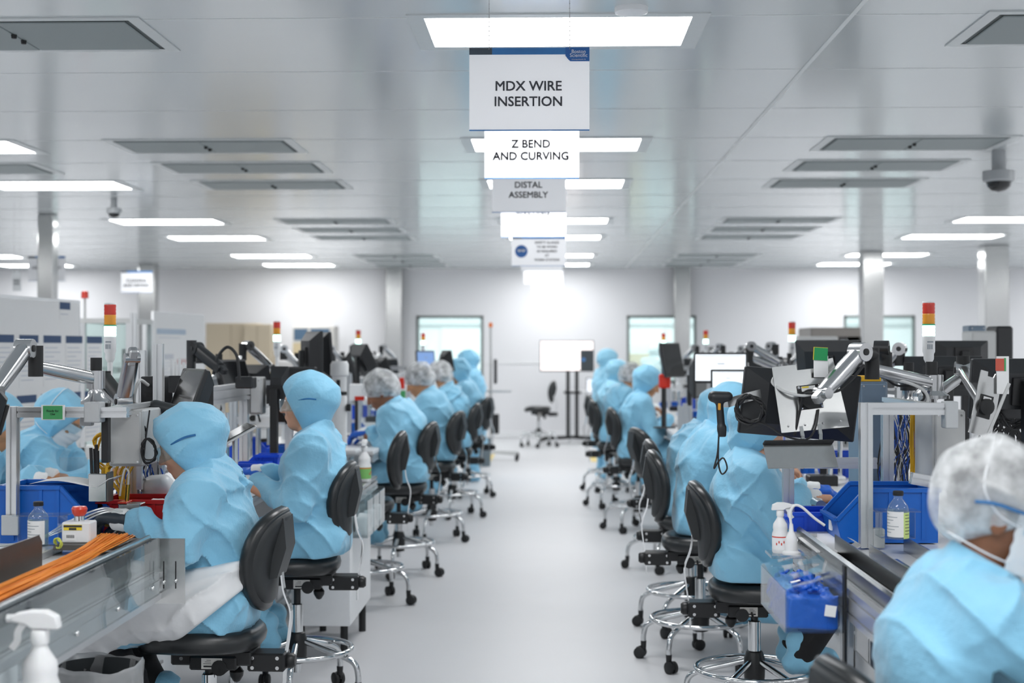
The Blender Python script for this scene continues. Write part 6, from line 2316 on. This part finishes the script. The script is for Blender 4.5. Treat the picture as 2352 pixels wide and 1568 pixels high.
for sx in (-1, 1):
    MB().bar((.1, .07, .1), (.1 + sx * .55, -.1, .07), .07, .05, .008).build('foot', m_blackmetal, t)
    MB().bar((.1, .07, .1), (.1 + sx * .5, .3, .07), .07, .05, .008).build('foot', m_blackmetal, t)
    for y, k in ((-.1, .55), (.3, .5)):
        MB().lathe([(0, -.015), (.035, -.013), (.035, .013), (0, .015)], (.1 + sx * k, y, .035), (1, 0, 0), 14).build('caster', m_dark, t)
p = W(1362, 888, 24.6)
monitor('small pale lit monitor right of the large screen stand', (p.x, 24.9, p.z), -90, .22, .3, 0, mat('pale_screen', '#e8ebf2', .4, emit=.6, noise=0))
t = thing('side_table', 'white table behind the large screen stand at the far wall', 'table', (p.x - .1, 24.95, 0))
MB().span((-.35, -.25, .84), (.35, .25, .87), .004).build('tabletop', m_white, t)
for x in (-.3, .3):
    for y in (-.2, .2):
        MB().cyl((x, y, 0), (x, y, .84), .02, n=10).build('leg', m_alu, t)
MB().span((p.x - .03, 24.93, .87), (p.x + .03, 24.97, p.z - .14), .002).build('monitor_riser', m_blackmetal, label='black riser post under the small pale lit monitor', cat='stand')

# trolley with amber beacon at the far end of the left bench
p = W(1127, 740, 20.5)
t = thing('equipment_trolley', 'grey equipment trolley with amber beacon beside the first back window', 'trolley', (p.x, 20.5, 0))
MB().cyl((0, 0, .1), (0, 0, p.z - .06), .018, n=10).build('pole', m_greybox, t)
MB().lathe([(.028, p.z - .07), (.026, p.z - .01), (0, p.z)], n=14).build('beacon', mat('orange_lens', '#f07a20', .3), t)
MB().span((-.15, -.15, .98), (.3, .2, 1.0), .003).build('shelf', m_steel, t)
MB().span((.05, -.1, 1.1), (.09, .12, 1.45), .004).build('screen', m_monitor, t)
MB().span((.02, -.06, .38), (.12, .06, .66), .005).build('power_box', m_dark, t)
for x, y in ((-.3, -.2), (.38, -.2), (-.3, .25), (.38, .25)):
    MB().bar((0, 0, .12), (x, y, .09), .04, .03, .004).build('foot', m_greybox, t)
    MB().lathe([(0, -.018), (.045, -.016), (.045, .016), (0, .018)], (x, y, .045), (1, .3, 0), 14).build('caster', m_dark, t)
p = W(1113, 1048, 20.5)
t = thing('grey_bin', 'grey waste bin at the foot of the far left trolley', 'waste bin', (W(1113, 1010, 19.6).x, 19.4, 0))
MB().lathe([(0, 0), (.09, 0), (.105, .38), (.098, .38), (.085, .01)], n=20).build('tub', mat('slate_bin', '#66747c', .5), t)
for px, lab in ((1128, 'left'), (1362, 'right')):
    p = W(px, 1045, 21.2)
    MB().span((p.x - .05, 20.2, .0), (p.x + .04, 21.6, .0025)).build('floor_tape', mat('yellow_tape', '#ecd277', .5), label='yellow floor marking tape at the far %s bench end' % lab, cat='floor tape')

# right side: lit monitors, printers and machines beyond the bench
p = W(1655, 845, 8.8)
monitor('large lit white monitor above the hooded right workers', (p.x, 8.8, p.z), -100, .33, .19, 4, m_screen, post=.92)
p = W(1672, 868, 8.3)
monitor('smaller lit white monitor below the large lit one', (p.x, 8.3, p.z - .02), -95, .2, .14, 4, m_screen, post=.92)
p = W(1602, 870, 11.2)
monitor('black monitor edge left of the lit white monitors', (p.x + .02, 11.2, p.z), -20, .36, .3, 0, post=.92)
p = W(1548, 830, 12.0)
monitor('tall black monitor edge above the reaching hooded worker', (p.x, 12.2, p.z + .01), -40, .28, .3, 12, post=.92)
p = W(1527, 875, 12.2)
MB().span((p.x - .05, 12.2, p.z - .06), (p.x + .05, 12.26, p.z + .06), .01).build('red_hopper', m_red, label='bright red hopper in front of the reaching hooded worker', cat='hopper')
for i in range(3):
    q = W(1562 + i * 12, 970, 11.0)
    MB().extr((q.x, 11.0 + .02 * i, .92), (q.x, 11.0 + .02 * i, 1.16 + .02 * (i % 2)), .035).build('upright_profile', m_alu, label='%s short aluminium upright beside the reaching worker' % ('left', 'middle', 'right')[i], cat='upright')
monitor_arm('grey arm with green tip raised behind the lit monitors', (W(1790, 835, 9.2).x, 9.2, .92), (W(1790, 835, 9.2).x, 9.2, 1.5), W(1722, 820, 9.2), W(1725, 795, 9.2), W(1795, 835, 9.2), .05, .05)
p = W(1905, 845, 7.6)
monitor('dark monitor behind the green status card', (p.x, 7.6, p.z + .03), 60, .36, .24, 12, post=.92)


def machine(label, xa, xb, ya, d, dp, m, extra=()):
    a, b = W(xa, ya, d), W(xb, ya, d)
    t = thing('machine_cabinet', label, 'machine', ((a.x + b.x) / 2, d, 0))
    w = (b.x - a.x) / 2
    MB().span((-w, 0, .06), (w, dp, a.z), .012).build('housing', m, t)
    MB().span((-w + .02, .03, 0), (w - .02, dp - .03, .06)).build('plinth', m_dark, t)
    for nm, lo, hi, mm in extra:
        MB().span((lo[0] * w, -.006, lo[1]), (hi[0] * w, 0, hi[1]), .002).build(nm, mm, t)
    return t


m_taupe = mat('taupe_panel', '#8f8a86', .5)
machine('dark taupe machine with white sheet behind the right steel column', 1862, 1978, 752, 14.0, .7, m_taupe, [('white_sheet', (.45, 1.3), (.92, 1.72), m_paperw), ('dark_door', (.1, .5), (1.0, 1.72), mat('machine_door', '#3c3a3b', .4))])
machine('pale grey machine in front of the dark taupe machine', 1832, 1925, 772, 12.5, .5, m_greybox, [('panel', (-.8, .9), (.8, 1.5), m_grey)])
t = thing('rear_table', 'white table behind the right bench carrying monitors and printers', 'table', (2.75, 6.9, 0))
MB().span((-.65, 0, .89), (.75, 3.2, .92), .004).build('tabletop', m_deck, t)
for x in (-.6, .7):
    for y in (.1, 3.1):
        MB().extr((x, y, 0), (x, y, .89), .045).build('leg', m_alu, t)
p = W(2205, 818, 7.8)
mo = monitor('wide black monitor turned away behind the second right signal post', (p.x, 7.8, p.z), 92, .30, .17, 0, post=.92)
p = W(2290, 790, 8.6)
t = thing('label_printer', 'dark and white printer standing high behind the wide black monitor', 'printer', (p.x, 8.8, p.z - .12), 0)
MB().span((-.12, -.1, 0), (.03, .12, .2), .01).build('white_half', m_greybox, t)
MB().span((.03, -.1, -.04), (.13, .12, .23), .012).build('dark_half', m_monitor, t)
MB().extr((0, 0, .92 - p.z + .12), (0, 0, -.04), .05).build('stand', m_alu, t)
p = W(2238, 765, 9.4)
enclosure('small blue-grey box on a post beside the printer', (p.x - .05, 9.35, p.z - .05), (p.x + .06, 9.5, p.z + .05), mat('bluegrey_panel', '#6c7f92', .4))
MB().extr((p.x, 9.42, .92), (p.x, 9.42, p.z - .05), .04).build('box_post', m_alu, label='aluminium post under the small blue-grey box', cat='post')
p = W(2165, 850, 7.2)
monitor('grey monitor back low behind the right frame', (p.x, 7.2, p.z - .03), 95, .4, .2, 5, post=.92)
p = W(1990, 870, 5.75)
MB().span((p.x - .05, 5.71, 1.47), (p.x + .05, 5.85, 1.492), .002).build('yellow_tray', m_yellow, label='yellow tray above the blue-grey control cabinet', cat='tray')

# ================================================================== HANGING SIGNS


def sign_material():
    m = bpy.data.materials.new('sign_sheet')
    m.use_nodes = True
    nt = m.node_tree
    nt.nodes.remove(nt.nodes['Principled BSDF'])
    d, t, x = (nt.nodes.new('ShaderNode' + k) for k in ('BsdfDiffuse', 'BsdfTranslucent', 'MixShader'))
    d.inputs[0].default_value = t.inputs[0].default_value = lin('#f4f5f8')
    x.inputs[0].default_value = .17
    nt.links.new(d.outputs[0], x.inputs[1])
    nt.links.new(t.outputs[0], x.inputs[2])
    nt.links.new(x.outputs[0], nt.nodes['Material Output'].inputs[0])
    return m


m_sign = sign_material()
m_signtop = mat('sign_blue', '#2f74b4', .5, noise=.25, nscale=8)
m_signdark = mat('sign_slate', '#3d4a57', .5)
m_logo = mat('sign_logo_blue', '#1d5fa8', .5)
m_stext = mat('sign_lettering', '#686c74', .6)
MF = M4.Rotation(PI / 2, 4, 'X')


def sign(label, lines, px0, px1, py0, py1, d, size=.05, band=True, logo=False, warn=False, ls=1.15, rz=0.):
    a, b = W(px0, py0, d), W(px1, py1, d)
    w, h = (b.x - a.x) / 2, (a.z - b.z) / 2
    c = V(((a.x + b.x) / 2, d, (a.z + b.z) / 2))
    t = thing('hanging_sign', label, 'sign', c, rz)
    MB().quad((-w, 0, -h), (w, 0, -h), (w, 0, h), (-w, 0, h)).build('sheet', m_sign, t)
    if band:
        bb = MB().span((-w, -.0022, h * .83), (w, -.0015, h - .001)).build('top_band', m_signtop, t)
        MB().span((-w, -.0026, h * .83), (-w * .62, -.0022, h - .001)).build('dark_end', m_signdark, bb)
        MB().span((-w, -.0022, -h), (w, -.0015, -h * .97)).build('bottom_line', m_signtop, t)
    if logo:
        lg = MB()
        pts = [(w * .64, h * .72), (w * .68, h * .665), (w, h * .665), (w, h), (w * .6, h), (w * .6, h * .8)]
        lg.prism(pts, .0022, .0028, (0, 0, 0), (1, 0, 0), (0, 0, 1))
        lg = lg.build('logo_panel', m_logo, t)
        text('logo_lettering', 'Boston\nScientific', .021, M4.Translation((w * .82, -.0032, h * .85)) @ MF, m_sign, lg, 0, 'CENTER', .72, .95)
        text('logo_tagline', 'Advancing science for life', .0055, M4.Translation((w * .82, -.0032, h * .71)) @ MF, m_sign, lg)
    if warn:
        k = h * .42
        dk = MB().lathe([(0, .003), (k, .003), (k, .0018)], (-w * .64, 0, .0), (0, -1, 0), 32).build('mandatory_disc', m_logo, t)
        mb = MB()
        for s_ in (-1, 1):
            mb.box((-w * .64 + s_ * k * .3, -.0036, k * .12), (k * .46, .001, k * .36), 0)
        mb.box((-w * .64, -.0036, k * .2), (k * 1.3, .001, k * .1), 0)
        mb.build('goggles_symbol', m_sign, dk)
        text('lettering', '\n'.join(lines), size, M4.Translation((w * .3, -.003, 0)) @ MF, m_stext, t, .0005, 'CENTER', ls)
    elif lines:
        text('lettering', '\n'.join(lines), size, M4.Translation((-.004, -.003, -h * .12)) @ MF, m_stext, t, size * .014, 'CENTER', ls, 1.0)
    for s_ in (-1, 1):
        mb = MB()
        L = CEIL - c.z - h
        x = s_ * w * .67
        mb.tube([(x, 0, h + .006), (x, 0, h + L)], .0016, 5)
        n = int(L / .018) if d < 7 else 0
        for i in range(n):
            mb.lathe([(0, -.004), (.0032, 0), (0, .004)], (x, 0, h + .012 + i * .018), (0, 0, 1), 6)
        ch = mb.build('chain', m_steel, t)
        MB().lathe([(.004, -.001), (.004, .001), (.0025, .001), (.0025, -.001), (.004, -.001)], (x, 0, h - .008), (0, 1, 0), 10).tube(
            [(x, -.003, h - .008), (x, -.004, h), (x, 0, h + .008)], .0014, 5).build('hook', m_steel, t)
    return t


sign('white hanging sign reading MDX WIRE INSERTION nearest over the aisle', ['MDX WIRE', 'INSERTION'], 1078, 1354, 110, 300, 5.66, .0545, True, True, False, 1.13, .6)
sign('hanging sign reading Z BEND AND CURVING behind the nearest sign', ['Z BEND', 'AND CURVING'], 1113, 1330, 262, 410, 7.05, .055, True, True, False, 1.1)
sign('hanging sign reading DISTAL ASSEMBLY third over the aisle', ['DISTAL', 'ASSEMBLY'], 1130, 1300, 371, 488, 9.2, .056)
sign('hanging sign reading RIVETING half hidden by the assembly sign', ['RIVETING', ''], 1151, 1300, 440, 545, 10.6, .058)
sign('hanging safety glasses sign with blue round symbol', ['SAFETY GLASSES', 'TO BE WORN', 'AS REQUIRED', 'AT', 'WORK STATION'], 1175, 1300, 543, 611, 12.0, .028, True, False, True, 1.3)
sign('hanging sign peeking out below the safety glasses sign', [], 1196, 1292, 560, 622, 15.6, .03, False)
sign('hanging white sign lit by the panel behind the safety sign', [], 1203, 1291, 588, 652, 16.7, .03, False)
sign('farthest hanging white sign over the aisle', [], 1222, 1292, 620, 682, 22.6, .03, False)
sign('hanging sign reading CLEANING AND DRYING over the far left area', ['CLEANING', 'AND DRYING'], 278, 350, 622, 672, 17.0, .05)
sign('hanging sign partly behind the left steel column', ['ASSEMBLY ROOM', 'SUPPORT'], 65, 150, 588, 645, 15.8, .042)
sign('small grey hanging sign near the left picture edge', ['AREA', 'ONE'], 29, 49, 622, 668, 14.0, .028, False)
for o in bpy.data.objects:
    if o.name.startswith('sheet') and o.parent and o.parent.get('label', '').startswith('small grey hanging'):
        o.data.materials[0] = m_grey
